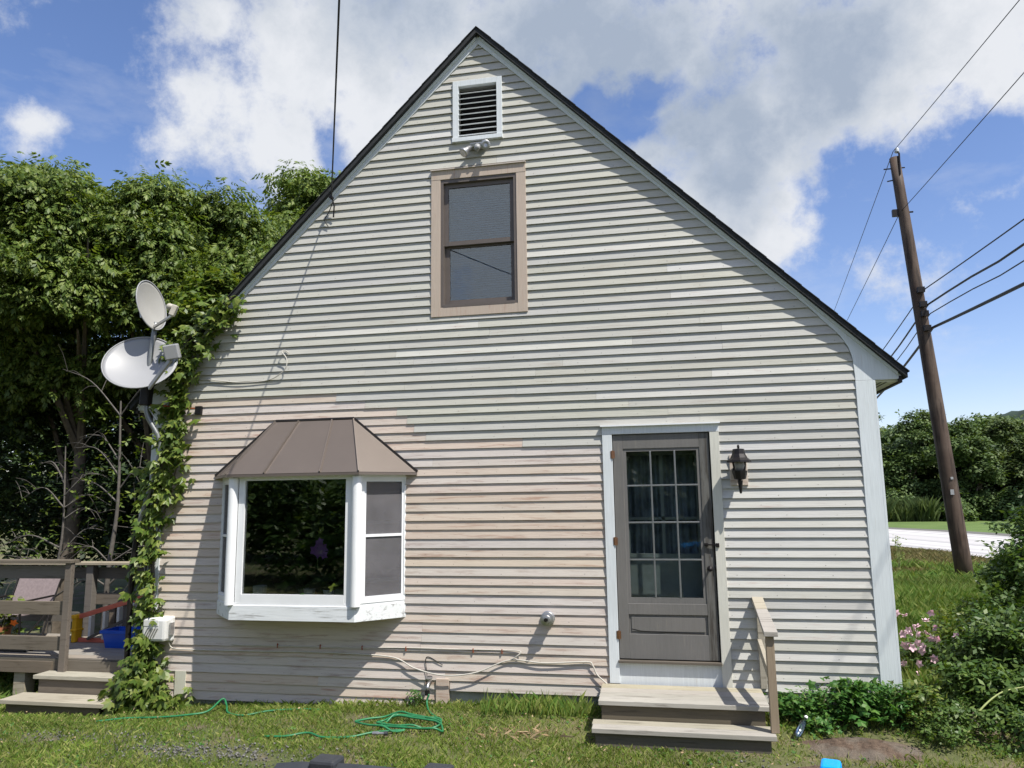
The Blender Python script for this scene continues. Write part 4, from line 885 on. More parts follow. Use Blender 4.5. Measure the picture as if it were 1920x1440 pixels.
MB().box(-4.44, -4.37, -.05, -.015, 2.40, 2.49).build('stay_bracket', 'dark_metal', ms)
MB().obox((-4.935, -.18, 2.68), (.10, .09, .36), (.0, .06, 0)).build('clamp', 'dark_metal', ms, bevel=.01)
def dish(name, label, c, nrm, rx, ry, roll, mat, depth=.075):
    """shallow offset reflector: oval bowl facing nrm, roll turns the long axis"""
    t = root(name, label, 'satellite dish', c); nrm = Vector(nrm).normalized(); q = nrm.to_track_quat('Z', 'Y').to_matrix()
    R = q @ Matrix.Rotation(roll, 3, 'Z'); c = Vector(c); V = []; F = []; nr, n = 9, 40
    for off in (0, -.006):
        for i in range(nr+1):
            f = i/nr
            for k in range(n):
                a = 2*PI*k/n; V.append(c + R @ Vector((rx*f*math.cos(a), ry*f*math.sin(a), depth*(f*f-1)+off)))
    for s_ in range(2):
        o = s_*(nr+1)*n
        for i in range(nr):
            for k in range(n): F.append((o+i*n+k, o+i*n+(k+1) % n, o+(i+1)*n+(k+1) % n, o+(i+1)*n+k))
    o = (nr+1)*n; F += [(nr*n+k, nr*n+(k+1) % n, o+nr*n+(k+1) % n, o+nr*n+k) for k in range(n)]
    MB().add(V, F).build('reflector', mat, t, smooth=True, recalc=False)
    rim = [c + R @ Vector((rx*math.cos(2*PI*k/n), ry*math.sin(2*PI*k/n), 0)) for k in range(n+1)]
    MB().tube(rim, .007, 6, cap=False).build('rim', 'dish_grey', t, smooth=True)
    return t, c, R
t, c, R = dish('satellite_dish', 'wide oval grey satellite dish, lower of the two on the mast', (-4.95, -.30, 2.955), (.30, -.80, .50), .375, .355, math.radians(-12), 'dish_grey', .09)
tip = c + R @ Vector((.22, .06, .42))
MB().bar(c + R @ Vector((.22, -.30, -.02)), (-4.36, -.60, 2.90), .022, .05).build('feed_arm', 'dish_grey', t, bevel=.004)
MB().obox((-4.34, -.62, 2.97), (.14, .10, .15), (.25, -.2, .35)).build('receiver_box', 'dish_grey', t, bevel=.012)
for k in (-1, 0, 1): MB().lathe([(0, 0), (.03, 0), (.034, .05), (0, .055)], (-4.38+.04*k, -.57+.01*k, 2.97), (-.5, .8, -.1), 10).build('feed_horn', 'lnb_beige', t)
MB().obox(c + R @ Vector((0, 0, -.12)), (.2, .16, .06), tuple(R.to_euler())).build('back_bracket', 'dark_metal', t)
t, c, R = dish('satellite_dish', 'small upright cream satellite dish on top of the mast', (-4.93, -.20, 3.60), (.95, -.12, .2), .205, .28, math.radians(4), 'dish_cream', .05)
MB().bar(c + R @ Vector((0, -.25, -.04)), (-4.50, -.42, 3.41), .022, .03).build('feed_arm', 'galvanized', t, bevel=.004)
MB().obox((-4.49, -.425, 3.455), (.055, .06, .12), (0, .35, .3)).build('receiver_box', 'lnb_beige', t, bevel=.01)
MB().lathe([(0, 0), (.022, 0), (.04, .06), (.036, .075), (0, .08)], (-4.50, -.42, 3.50), (-.85, .3, .08), 12).build('feed_horn', 'lnb_beige', t, smooth=True)
MB().obox(c + R @ Vector((0, -.05, -.1)), (.09, .12, .07), tuple(R.to_euler())).build('back_bracket', 'galvanized', t)

# ================================================================ creeper on the corner
def creeper():
    t = root('climbing_vine', 'green creeper climbing the left corner of the house to the eaves', 'vine', (-4.8, -.06, -.6))
    rng = np.random.default_rng(5); rnd = random.Random(5)
    paths = [[(-4.85, -.05, -.6), (-4.80, -.05, .4), (-4.88, -.05, 1.1), (-4.78, -.05, 1.7), (-4.72, -.05, 2.4), (-4.62, -.05, 2.9), (-4.3, -.05, 3.25), (-4.02, -.06, 3.55)],
             [(-4.88, -.08, -.6), (-4.84, -.08, .2), (-4.86, -.08, .9), (-4.9, -.08, 1.5), (-4.66, -.06, 2.2), (-4.6, -.06, 2.7), (-4.45, -.08, 3.05)],
             [(-4.7, -.04, -.6), (-4.9, -.04, .6), (-4.72, -.04, 1.5), (-4.6, -.04, 2.0), (-4.62, -.04, 2.6)],
             [(-4.8, -.05, 3.0), (-4.55, -.1, 3.2), (-4.25, -.12, 3.42), (-4.0, -.12, 3.66)],
             [(-4.9, -.1, -.6), (-4.88, -.1, 0), (-4.92, -.05, .8), (-4.93, -.05, 1.6)]]
    for p in paths: MB().tube(bez(p, 6), .008, 5, cap=False).build('stem', 'bark', t, recalc=False)
    MB().tube(bez([(-4.86, -.04, -.6), (-4.83, -.04, .5), (-4.87, -.05, 1.3), (-4.82, -.05, 2.0)], 8), .017, 6, cap=False).build('stem', 'bark_pale', t, recalc=False)
    curves = [bez(p, 20) for p in paths]
    # leaf template meshes, five leaflets each
    metas = []
    for k in range(6):
        T = spread(CREEPER, np.zeros((1, 3)), np.array([-PI/2]), np.array([1.]), .0, rng); T = T + rng.normal(0, .03, T.shape)
        me = bpy.data.meshes.new('leaf'); me.from_pydata((T).tolist(), [], [(i*4, i*4+1, i*4+2, i*4+3) for i in range(5)]); me.materials.append(M['leaf_vine']); metas.append(me)
    P = []
    for i in range(1050):
        cv = rnd.choices(curves, [5, 4, 2.5, 1.6, 1])[0]; p = Vector(rnd.choice(cv))
        wv = .085 if p.z > .4 else .065
        p += Vector((rnd.gauss(0, wv), rnd.gauss(-.05, .035), rnd.gauss(0, .07)))
        if -4.7 > p.x > -5.0 and .35 < p.z < 1.55 and rnd.random() < .30: continue
        P.append(p)
    for i in range(430):                                # spilling mound at the foot
        zz = abs(rnd.gauss(.06, .22)); P.append(Vector((rnd.gauss(-4.83, .07+.17*max(0, 1-zz/.55)), rnd.gauss(-.17, .08), -.58 + zz)))
    rnd.shuffle(P)
    for i, p in enumerate(P[:298]):
        o = bpy.data.objects.new('leaf', metas[i % 6]); C.objects.link(o); o.parent = t
        o.location = Vector((p.x, min(p.y, -.035), p.z)) - ORG[t.name]; s_ = rnd.uniform(.075, .12); o.scale = (s_,)*3
        o.rotation_euler = (rnd.gauss(.75, .3), rnd.gauss(0, .35), rnd.gauss(0, .8))
    # the rest as one mesh; tilt so that the leaves hang facing out
    Q = np.array([(p.x, min(p.y, -.035), p.z) for p in P[298:]]); n = len(Q)
    V = np.zeros((n, 20, 3)); 
    for i in range(n):
        R = np.array(Euler((rnd.gauss(.75, .3), rnd.gauss(0, .35), rnd.gauss(0, .8))).to_matrix()); base = spread(CREEPER, np.zeros((1, 3)), np.array([-PI/2]), np.array([1.]), 0, rng)
        V[i] = base @ R.T * rnd.uniform(.06, .11) + Q[i]
    tag(npmesh('leaves', V.reshape(-1, 3), 4, 'leaf_vine', t), kind='stuff')
creeper()

# ================================================================ utility pole and lines
B0, B1 = Vector((6.52, 10.30, -.55)), Vector((5.988, 10.472, 9.10))
up = root('utility_pole', 'tall brown leaning wooden utility pole by the road', 'utility pole', (6.52, 10.3, -.45))
pts = [B0.lerp(B1, k/12) for k in range(13)]
MB().tube(pts, [.172-.062*k/12 for k in range(13)], 18).build('pole', 'pole_wood', up, smooth=True)
MB().tube([B1+Vector((.05, -.12, -.45)), B1+Vector((.07, -.12, .05)), B1+Vector((.05, -.05, .15))], .02, 6).build('pin_bracket', 'dark_metal', up)
MB().lathe([(0, 0), (.035, 0), (.06, .03), (.035, .055), (.055, .085), (.03, .12), (0, .12)], B1+Vector((.05, -.05, .10)), n=12).build('insulator', 'insulator', up, smooth=True)
MB().obox(B0.lerp(B1, .862)+Vector((-.16, 0, 0)), (.16, .08, .16)).tube([B0.lerp(B1, .862)+Vector((-.2, 0, 0)), B0.lerp(B1, .862)+Vector((.2, 0, 0))], .02, 6).build('dead_end_clamp', 'dark_metal', up)
MB().tube([B1+Vector((-.25, 0, -.25)), B1+Vector((.2, 0, -.25))], .015, 6).tube([B1+Vector((-.2, 0, -.55)), B1+Vector((.15, 0, -.5))], .015, 6).build('bolt', 'dark_metal', up)
MB().obox(B0.lerp(B1, .21)+Vector((-.03, -.172, 0)), (.07, .012, .11)).obox(B0.lerp(B1, .24)+Vector((.01, -.168, 0)), (.05, .012, .05)).build('tag_plate', 'galvanized', up)
for zf_ in (.667, .633, .611, .577): MB().obox(B0.lerp(B1, zf_)+Vector((.02, -.19, 0)), (.14, .1, .12)).build('cable_clamp', 'dark_metal', up)
wires = [((5.95, 10.4, 9.23), (6.06, 4.55, 8.92), (7.25, 22.7, 8.75), .008, 'thin conductor over the insulator at the pole top'),
   ((6.0, 10.5, 7.79), (6.05, 4.55, 7.79), (6.77, 19.1, 7.4), .008, 'thin neutral wire held by the bracket below the pole top'),
   ((6.272, 10.2, 5.90), (6.27, 5.56, 5.84), (6.75, 15.4, 5.62), .013, 'uppermost of the four dark lines crossing the middle of the pole'),
   ((6.30, 10.2, 5.56), (6.23, 5.57, 5.43), (6.74, 14.6, 5.3), .021, 'second of the four dark lines, a thick bundle clamped to the pole'),
   ((6.32, 10.2, 5.35), (6.22, 5.58, 5.17), (6.70, 13.9, 5.1), .012, 'third of the four dark lines, thin and slightly wavy'),
   ((6.34, 10.2, 5.02), (6.17, 5.60, 4.79), (6.66, 13.4, 4.8), .030, 'lowest and thickest of the four dark lines on the pole')]
for k, (p, f_, bk, r_, lb) in enumerate(wires):
    p, f_, bk = Vector(p), Vector(f_), Vector(bk); ext = f_ + (f_-p)*3.4; ebk = bk + (bk-p)*2.5
    ext.z = p.z + (f_.z-p.z)*1.9 if k else p.z-.3*4.4; ebk.z = bk.z-.5
    def span(a, c, sag):
        return [a.lerp(c, j/16) - Vector((0, 0, 4*sag*(j/16)*(1-j/16))) for j in range(17)]
    pts = span(p + (bk-p)*3.0, p, .10) + span(p, p + (f_-p)*4.2, .12)[1:]
    if k in (3, 4):
        for j, v_ in enumerate(pts): v_.z += .012*math.sin(j*1.9)+.008*math.sin(j*3.9)
    t = root('power_line', lb, 'power line', p, 'lines on the utility pole'); MB().tube(pts, r_, 6, cap=False).build('line', 'cable_black', t, recalc=False)

# ================================================================ wheeled bins near the camera
def bin_(name, label, x, y, ztop, wdt, dpt, rz, body, lid):
    gz0 = -.5; t = root(name, label, 'wheeled bin', (x, y, gz0)); R = Matrix.Rotation(rz, 4, 'Z'); TR = Matrix.Translation((x, y, 0)) @ R
    def xf(mb): mb.v = [tuple(TR @ Vector(v)) for v in mb.v]; return mb
    h = ztop-.09; w2, d2 = wdt/2, dpt/2
    v = [(-w2*.80, -d2*.78, gz0+.03), (w2*.80, -d2*.78, gz0+.03), (w2*.80, d2*.80, gz0+.03), (-w2*.80, d2*.80, gz0+.03), (-w2*.95, -d2*.95, h), (w2*.95, -d2*.95, h), (w2*.95, d2*.93, h), (-w2*.95, d2*.93, h)]
    xf(MB().add(v, [(3, 2, 1, 0), (4, 5, 6, 7)] + [(i, (i+1) % 4, (i+1) % 4+4, i+4) for i in range(4)])).build('body', body, t, bevel=.02)
    xf(MB().box(-w2*.98, w2*.98, -d2, d2*.97, h-.035, h-.001)).build('rim', body, t, bevel=.008)
    vs = []; n = 10
    for j in range(n+1):
        f = j/n; y_ = -d2-.01 + (2*d2+.0)*f; zz = h + .004 + .052*math.sin(PI*min(1, f*1.15+.05))**.6 if f < .93 else h+.03
        for i in range(9): u = i/8; vs.append((-w2*1.02+2*w2*1.02*u, y_, zz + .018*math.sin(PI*u)**.5))
    F = [(j*9+i, j*9+i+1, (j+1)*9+i+1, (j+1)*9+i) for j in range(n) for i in range(8)]
    k = len(vs); vs += [(a, b_, h+.001) for a, b_, c_ in vs]; F += [(j*9, (j+1)*9, k+(j+1)*9, k+j*9) for j in range(n)] + [(j*9+8, k+j*9+8, k+(j+1)*9+8, (j+1)*9+8) for j in range(n)] + [(i, k+i, k+i+1, i+1) for i in range(8)] + [(n*9+i, n*9+i+1, k+n*9+i+1, k+n*9+i) for i in range(8)]
    xf(MB().add(vs, F)).build('lid', lid, t)
    xf(MB().box(-w2*.5, w2*.5, -d2*.6, d2*.45, h+.058, h+.074)).build('lid_panel', lid, t, bevel=.006)
    return t, xf, h, w2, d2
t, xf, h, w2, d2 = bin_('wheeled_bin', 'black wheeled bin whose lid edge shows at the bottom of the photo', -.50, -5.10, .672, .66, .60, math.radians(-4), 'bin_black', 'bin_black')
for sx in (-.16, .22): xf(MB().prism([(sx-.05, h-.03), (sx+.05, h-.03), (sx+.045, h+.058), (sx-.045, h+.058)], d2*.86, d2*1.12)).build('hinge_lug', 'bin_black', t, bevel=.01)
xf(MB().tube([(-.28, d2*1.08, h+.01), (.28, d2*1.08, h+.01)], .014, 8)).build('handle', 'bin_black', t)
for sx in (-.28, .28): xf(MB().lathe([(0, -.03), (.13, -.03), (.13, .03), (0, .03)], (sx, d2*.8, -.37), (1, 0, 0), 20)).build('wheel', 'bin_black', t)
t, xf, h, w2, d2 = bin_('wheeled_bin', 'wheeled bin with bright blue lid edging into the bottom right', 1.0, -5.20, .752, .66, .60, math.radians(-13), 'bin_black', 'lid_blue')
for sx in (-.19, .20): xf(MB().prism([(sx-.035, h-.03), (sx+.03, h-.03), (sx+.026, h+.066), (sx-.026, h+.066)], d2*.86, d2*1.10)).build('hinge_lug', 'lid_blue', t, bevel=.008)
xf(MB().tube([(-.28, d2*1.08, h+.01), (.28, d2*1.08, h+.01)], .014, 8)).build('handle', 'bin_black', t)
for sx in (-.28, .28): xf(MB().lathe([(0, -.03), (.13, -.03), (.13, .03), (0, .03)], (sx, d2*.8, -.37), (1, 0, 0), 20)).build('wheel', 'bin_black', t)

# ================================================================ hose, bottle, bare patches
def ghose(pts, name, label, seed=1, r=.0095):
    rnd = random.Random(seed); q = [(x + rnd.gauss(0, .008), y + rnd.gauss(0, .008), float(gz(x, y)) + .019 + dz) for x, y, dz in pts]
    o = MB().tube(bez(q, 8), r, 7).build(name, 'hose_green', None, q[0], smooth=True); return tag(o, label, 'hose')
P = [(-1.80, -.128, 0)]
coil = []
for k in range(44):
    a = k*.42; rx, ry = .30+.05*math.sin(k*.7), .14+.03*math.cos(k*.9); coil.append((-1.86+.12*math.sin(k*.11)+rx*math.cos(a), -.62+.05*math.cos(k*.2)+ry*math.sin(a), .012+.018*(k % 7)/3))
o = ghose([(-1.80, -.13, .12), (-1.80, -.15, .05), (-1.74, -.25, .0), (-1.6, -.42, 0)] + coil + [(-2.05, -.85, .01), (-2.2, -.95, .0), (-2.45, -.98, 0), (-2.62, -.92, .01), (-2.8, -1.0, 0), (-3.0, -.98, -.01)], 'garden_hose', 'green garden hose lying in a loose coil in the grass by the tap', 2)
ghose([(-4.85, -.72, 0), (-4.6, -.62, .01), (-4.3, -.56, .01), (-4.05, -.50, .02), (-3.9, -.40, .03), (-3.88, -.20, .10), (-3.80, -.24, .05), (-3.7, -.36, .01), (-3.5, -.40, 0), (-3.3, -.28, .01), (-3.0, -.18, 0), (-2.85, -.16, -.01)], 'garden_hose', 'stretch of green hose winding through the grass under the bay window', 3)
nz = root('hose_nozzle', 'small silver and black hose fitting beside the coil', 'hose fitting', (-1.97, -.93, -.47))
MB().lathe([(0, 0), (.014, 0), (.016, .05), (.010, .055), (.010, .09), (.015, .1), (0, .1)], (-2.02, -.93, -.465), (1, .1, 0), 10).build('barrel', 'galvanized', nz); MB().lathe([(0, 0), (.017, 0), (.017, .03), (0, .03)], (-1.92, -.92, -.465), (1, .1, 0), 10).build('collar', 'bin_black', nz)
bt = root('plastic_bottle', 'clear plastic bottle lying at the foot of the steps by the weeds', 'bottle', (1.44, -.50, -.46))
MB().lathe([(0, 0), (.03, 0), (.034, .02), (.034, .13), (.012, .17), (.012, .19), (0, .19)], (1.42, -.52, -.455), (.3, .4, .35), 14).build('body', 'bottle_plastic', bt, smooth=True)
MB().lathe([(0, 0), (.014, 0), (.014, .018), (0, .018)], Vector((1.42, -.52, -.455))+Vector((.3, .4, .35)).normalized()*.19, (.3, .4, .35), 10).build('cap', 'vinyl_white', bt)
def patch(name, cx, cy, rx, ry, mat, dz=.012, seed=0, n=28):
    rnd = random.Random(seed); v = [(cx, cy, float(gz(cx, cy))+dz+.022)]; 
    for ring in (.5, 1):
        for k in range(n): a = 2*PI*k/n; r_ = ring*(1+rnd.uniform(-.18, .18)); x, y = cx+rx*r_*math.cos(a), cy+ry*r_*math.sin(a); v.append((x, y, float(gz(x, y)) + (dz+.02 if ring < 1 else -.02)))
    f = [(0, 1+k, 1+(k+1) % n) for k in range(n)] + [(1+k, 1+n+k, 1+n+(k+1) % n, 1+(k+1) % n) for k in range(n)]
    me = bpy.data.meshes.new(name); me.from_pydata(v, [], f); return tag(link(name, me, mat, None, (0, 0, 0), True), kind='structure')
patch('soil', 1.88, -.62, .52, .22, 'bed_soil', seed=1); patch('soil', 2.75, .25, .25, .35, 'bed_soil', seed=2)
patch('bare_ground', 1.6, -1.15, .42, .18, 'bed_soil', .004, seed=3)
b = MB(); rnd = random.Random(4)
for k in range(900):
    x, y = rnd.gauss(-3.35, .55), rnd.gauss(-1.42, .13)
    if k % 4 == 0: x, y = rnd.gauss(-4.6, .5), rnd.gauss(-1.15, .12)
    if k % 9 == 0: x, y = rnd.gauss(1.5, .5), rnd.gauss(-1.15, .15)
    s_ = rnd.uniform(.004, .013); z = float(gz(x, y)) + .014; b.obox((x, y, z), (s_*1.5, s_, s_), (rnd.random(), rnd.random(), rnd.random()*3))
tag(b.build('gravel', 'gravel', None, (-3.3, -1.4, -.5), recalc=False), kind='stuff')

# ================================================================ lawn and rough grass
def blades(name, n, region, h, wd, mat, seed, dens=None, lean=.35, cluster=0):
    rng = np.random.default_rng(seed); x0, x1, y0, y1 = region; x = rng.uniform(x0, x1, n); y = rng.uniform(y0, y1, n)
    if cluster: 
        cx = rng.uniform(x0, x1, n//cluster+1); cy = rng.uniform(y0, y1, n//cluster+1); x = np.repeat(cx, cluster)[:n] + rng.normal(0, .05, n); y = np.repeat(cy, cluster)[:n] + rng.normal(0, .05, n)
    if dens is not None: k = rng.random(n) < dens(x, y); x, y = x[k], y[k]
    n = len(x); z = gz(x, y); a = rng.uniform(0, 2*PI, n); hh = h(x, y)*rng.uniform(.45, 1.25, n); ww = wd*rng.uniform(.6, 1.4, n)
    la = rng.uniform(0, 2*PI, n); ll = np.abs(rng.normal(0, lean, n))*hh
    dx, dy = np.cos(a)*ww, np.sin(a)*ww; mx, my = np.cos(la)*ll, np.sin(la)*ll
    V = np.zeros((n, 4, 3)); V[:, 0] = np.stack([x-dx, y-dy, z-.01], -1); V[:, 1] = np.stack([x+dx, y+dy, z-.01], -1)
    V[:, 2] = np.stack([x+dx*.6+mx*.5, y+dy*.6+my*.5, z+hh*.62], -1); V[:, 3] = np.stack([x+mx*1.3, y+my*1.3, z+hh], -1)
    return tag(npmesh(name, V.reshape(-1, 3), 4, mat, None, (0, 0, 0)), kind='stuff')
def ln(x, y, s, k=0): return .5+.5*np.sin(x*s+k)*np.cos(y*s*1.3+2*k) * 1
def nearden(x, y):
    d = .55 + .45*np.sin(x*2.3+1)*np.cos(y*5+.5*x) + .25*np.sin(x*7+y*9)
    bare = np.exp(-(((x+3.35)/.75)**2+((y+1.42)/.16)**2)) + .7*np.exp(-(((x+4.6)/.6)**2+((y+1.15)/.14)**2)) + 1.2*np.exp(-(((x-1.85)/.62)**2+((y+.66)/.24)**2)) + .9*np.exp(-(((x-1.55)/.6)**2+((y+1.12)/.24)**2)) + .75*np.exp(-(((x+.75)/.42)**2+((y+.62)/.16)**2))
    inst = (x > -.17) & (x < 1.22) & (y > -.82)
    ind = (x > -6.22) & (x < -5.0) & (y > -.40)
    return np.where(inst | ind | (y > -.02) & (x > XL) & (x < XR), 0, np.clip(d+.35, .25, 1) - bare)
blades('lawn', 210000, (-8.5, 5.5, -2.1, 1.2), lambda x, y: .028 + .022*ln(x, y, 1.7) + .03*np.exp(-(y/.12)**2), .0024, 'grass_blade', 31, nearden, .6)
blades('lawn', 7000, (-4.9, -.2, -.22, .0), lambda x, y: .04+0*x + .07*np.exp(-((x+.75)/.5)**2), .0016, 'grass_blade', 32, lambda x, y: .35+.65*ln(x, y, 6), .4)
blades('long_grass', 420, (-1.25, -.25, -.30, -.05), lambda x, y: .16+0*x, .0016, 'grass_tall', 33, None, .3)
blades('straw', 300, (-1.35, -.2, -.82, -.45), lambda x, y: .05+0*x, .003, 'straw', 34, lambda x, y: np.exp(-(((x+.75)/.35)**2+((y+.63)/.10)**2)), 1.6)
# clover and low weeds in the lawn
rng = np.random.default_rng(8); n = 5200; x = rng.uniform(-8, 5, n); y = rng.uniform(-2, -.05, n); k = rng.random(n) < nearden(x, y)*np.clip(.3+.7*np.sin(x*3.3)*np.sin(y*6+x), 0, 1); x, y = x[k], y[k]
tag(npmesh('clover', spread(TUFT, np.stack([x, y, gz(x, y)+.02], -1), rng.uniform(0, 6.3, len(x)), rng.uniform(.6, 1.2, len(x))*.028, .4, rng), 4, 'leaf_weed', None, (0, 0, 0)), kind='stuff')
rng = np.random.default_rng(18); n = 420; x = rng.uniform(-8, 4.5, n); y = rng.uniform(-1.6, -.05, n); k = (nearden(x, y) > .1); x, y = x[k], y[k]
tag(npmesh('leaf_litter', spread(tmpl([(0, 0, 0, 0, 1., .6, 0)]), np.stack([x, y, gz(x, y)+.045], -1), rng.uniform(0, 6.3, len(x)), rng.uniform(.012, .03, len(x)), .4, rng), 4, 'straw', None, (0, 0, 0)), kind='stuff')
def rough(x, y):
    return np.where((x < nearx(y)-.2) & ~((x < XR+.15) & (y < 8.3)), 1, 0)
def nearx(y): return np.interp(y, [-5, 10, 17, 20.6, 23.6, 29, 36], [9.4, 9.6, 9.5, 9.15, 8.3, 6.0, 1.5])
blades('rough_grass', 190000, (2.3, 9.8, .3, 9), lambda x, y: .15 + .13*ln(x, y, .9, 1) + .06*ln(x, y, 3), .0032, 'grass_tall', 35, rough, .35, 12)
blades('dry_grass', 70000, (2.3, 9.8, 6.5, 24), lambda x, y: .12 + .08*ln(x, y, .7, 1), .006, 'grass_dry', 36, rough, .5, 10)
blades('rough_grass', 22000, (2.3, 9.8, 5, 14), lambda x, y: .2 + .12*ln(x, y, .7, 1), .006, 'grass_tall', 37, lambda x, y: rough(x, y)*(ln(x, y, 1.1, 2) > .45), .5, 14)
blades('rough_grass', 14000, (-12, -4.9, -.6, 3), lambda x, y: .14+0*x, .005, 'grass_tall', 38, lambda x, y: np.where((y < .0) & (x > -6.3), 0, 1), .6, 8)
blades('tall_weeds', 18000, (14.6, 18.6, 49, 53.5), lambda x, y: .85 + .7*ln(x, y, 2.4), .014, 'leaf_far2', 39, None, .22, 9)

# ================================================================ weeds and shrubs right of the steps
k = 0
wl_ = ['broad-leaved green weed against the siding just right of the steps', 'bushy green weed second from the steps under the white siding', 'tall leafy weed in the middle of the bed by the siding', 'leafy weed with pointed leaves left of the corner board',
       'feathery light green weed in front of the corner board', 'dark low weed spreading at the foot of the house corner', 'low round-leaved weed at the edge of the bare soil', 'sprawling dark weed between the corner and the lawn']
for (x, y, n, rd, h, sz, mt_) in ((1.42, -.16, 260, .16, .22, .045, 'leaf_weed'), (1.66, -.17, 300, .18, .28, .05, 'leaf_weed'), (1.95, -.18, 340, .2, .36, .06, 'leaf_weed'), (2.2, -.16, 320, .2, .34, .055, 'leaf_weed'),
      (2.42, -.2, 300, .17, .36, .045, 'leaf_vine'), (2.62, -.28, 320, .22, .24, .05, 'leaf_shrub'), (1.62, -.36, 160, .14, .13, .04, 'leaf_weed'), (2.5, -.48, 260, .2, .16, .045, 'leaf_shrub')):
    plant('weed', wl_[k], 'weed', x, y, float(gz(x, y)), n, rd, h, sz, mt_, 50+k, 'weeds in the bed beside the steps', PAIR if k % 2 else TUFT, 9); k += 1
t = plant('weed', 'small tuft of weed at the foot of the wall near the patch board', 'weed', -1.93, -.1, -.47, 50, .07, .16, .04, 'leaf_weed', 60, None, PAIR, 4)
t = plant('peony', 'clump of pink and white flowers just behind the right corner of the house', 'flowers', 2.85, 1.1, -.42, 260, .24, .45, .09, 'leaf_shrub', 61, None, PAIR, 12)
rng = np.random.default_rng(62)
for q in range(36):
    c = np.array([2.56+abs(rng.normal(0, .24)), .75+rng.normal(0, .15), .05 + rng.normal(0, .17)]); b = []
    V = spread(tmpl([(0, 0, 0, a, 1., .8, -.5 if a < 6 else .1) for a in (0, 1.26, 2.5, 3.77, 5.0, 6.4, 7.7, 9.1)]), c[None], np.array([q*1.3]), np.array([.042]), .9, rng, 1.0); npmesh('bloom', V, 4, 'petal_pink', t)
def shrub(name, label, cat, blobs, nclump, nleaf, sig, size, mat, seed, T=PAIR, grp=None, stems=10, base=None, stemmat='bark', stemr=.012):
    x, y = (base or blobs[0][:2]); z = float(gz(x, y)); t = root(name, label, cat, (x, y, z), grp); rng = np.random.default_rng(seed); rnd = random.Random(seed); b = MB()
    for q in range(stems):
        bl_ = blobs[q % len(blobs)]; e = Vector((bl_[0]+rnd.gauss(0, bl_[3]*.4), bl_[1]+rnd.gauss(0, bl_[3]*.4), bl_[2]+rnd.uniform(0, bl_[4]*.7)))
        s_ = Vector((x+rnd.gauss(0, .08), y+rnd.gauss(0, .08), z-.05)); b.tube(bez([s_, s_.lerp(e, .5)+Vector((rnd.gauss(0, .1), rnd.gauss(0, .1), .1)), e], 5), [stemr*(1-.7*j/10) for j in range(11)], 5, cap=False)
    b.build('stems', stemmat, t, recalc=False); npmesh('foliage', crown(blobs, nclump, nleaf, sig, size, rng, T, .25, .5), 4, mat, t); return t
shrub('shrub', 'dark rounded shrub filling the lower right beside the corner', 'shrub', [(3.45, .55, -.05, .55, .42), (3.05, .1, -.2, .35, .25), (4.1, .7, .05, .6, .5), (3.4, .1, -.25, .5, .2)], 420, 16, .06, .075, 'leaf_shrub', 70)
shrub('shrub', 'tall leafy shrub rising at the right edge of the photo', 'shrub', [(4.55, 1.9, .3, .62, .65), (4.5, 2.1, .98, .36, .45), (4.3, 1.9, .45, .5, .5), (3.9, 1.6, .05, .45, .4), (4.95, 1.3, .1, .6, .6), (4.3, 1.2, .0, .5, .45), (4.3, 1.6, -.05, .5, .4)], 460, 16, .08, .085, 'leaf_shrub', 71, stemr=.02)
shrub('shrub', 'yellowish green shrub behind the pink flowers', 'shrub', [(3.4, 1.35, -.1, .38, .3), (3.7, 1.9, -.05, .45, .32)], 180, 14, .07, .07, 'leaf_vine', 72)
shrub('shrub', 'low leafy shrub in front of the dark one, at the lawn edge', 'shrub', [(3.0, -.35, -.38, .35, .16), (3.6, -.3, -.36, .45, .2), (4.3, -.2, -.32, .5, .28)], 220, 14, .05, .06, 'leaf_shrub', 73)
cn = MB().tube(bez([(2.66, -.45, -.48), (2.78, -.40, -.28), (3.0, -.32, -.12), (3.25, -.25, -.07)], 8), [.010-.00025*i for i in range(25)], 7).build('arched_cane', 'cane_green', None, (2.66, -.45, -.48), smooth=True)
tag(cn, 'pale arching bare cane in front of the dark shrub', 'cane')
for q, (x, y, h_) in enumerate(((6.05, 13.2, .95), (6.85, 9.6, .95), (7.5, 9.4, .8))):
    plant('tall_weed', ['thin flowering weed left of the utility pole base', 'thin weed stalks right of the utility pole base', 'sparse weed stalks farther right of the utility pole'][q], 'weed', x, y, -.46, 40, .15, h_, .09, 'grass_tall', 80+q, 'thin weeds round the utility pole', PAIR, 7)

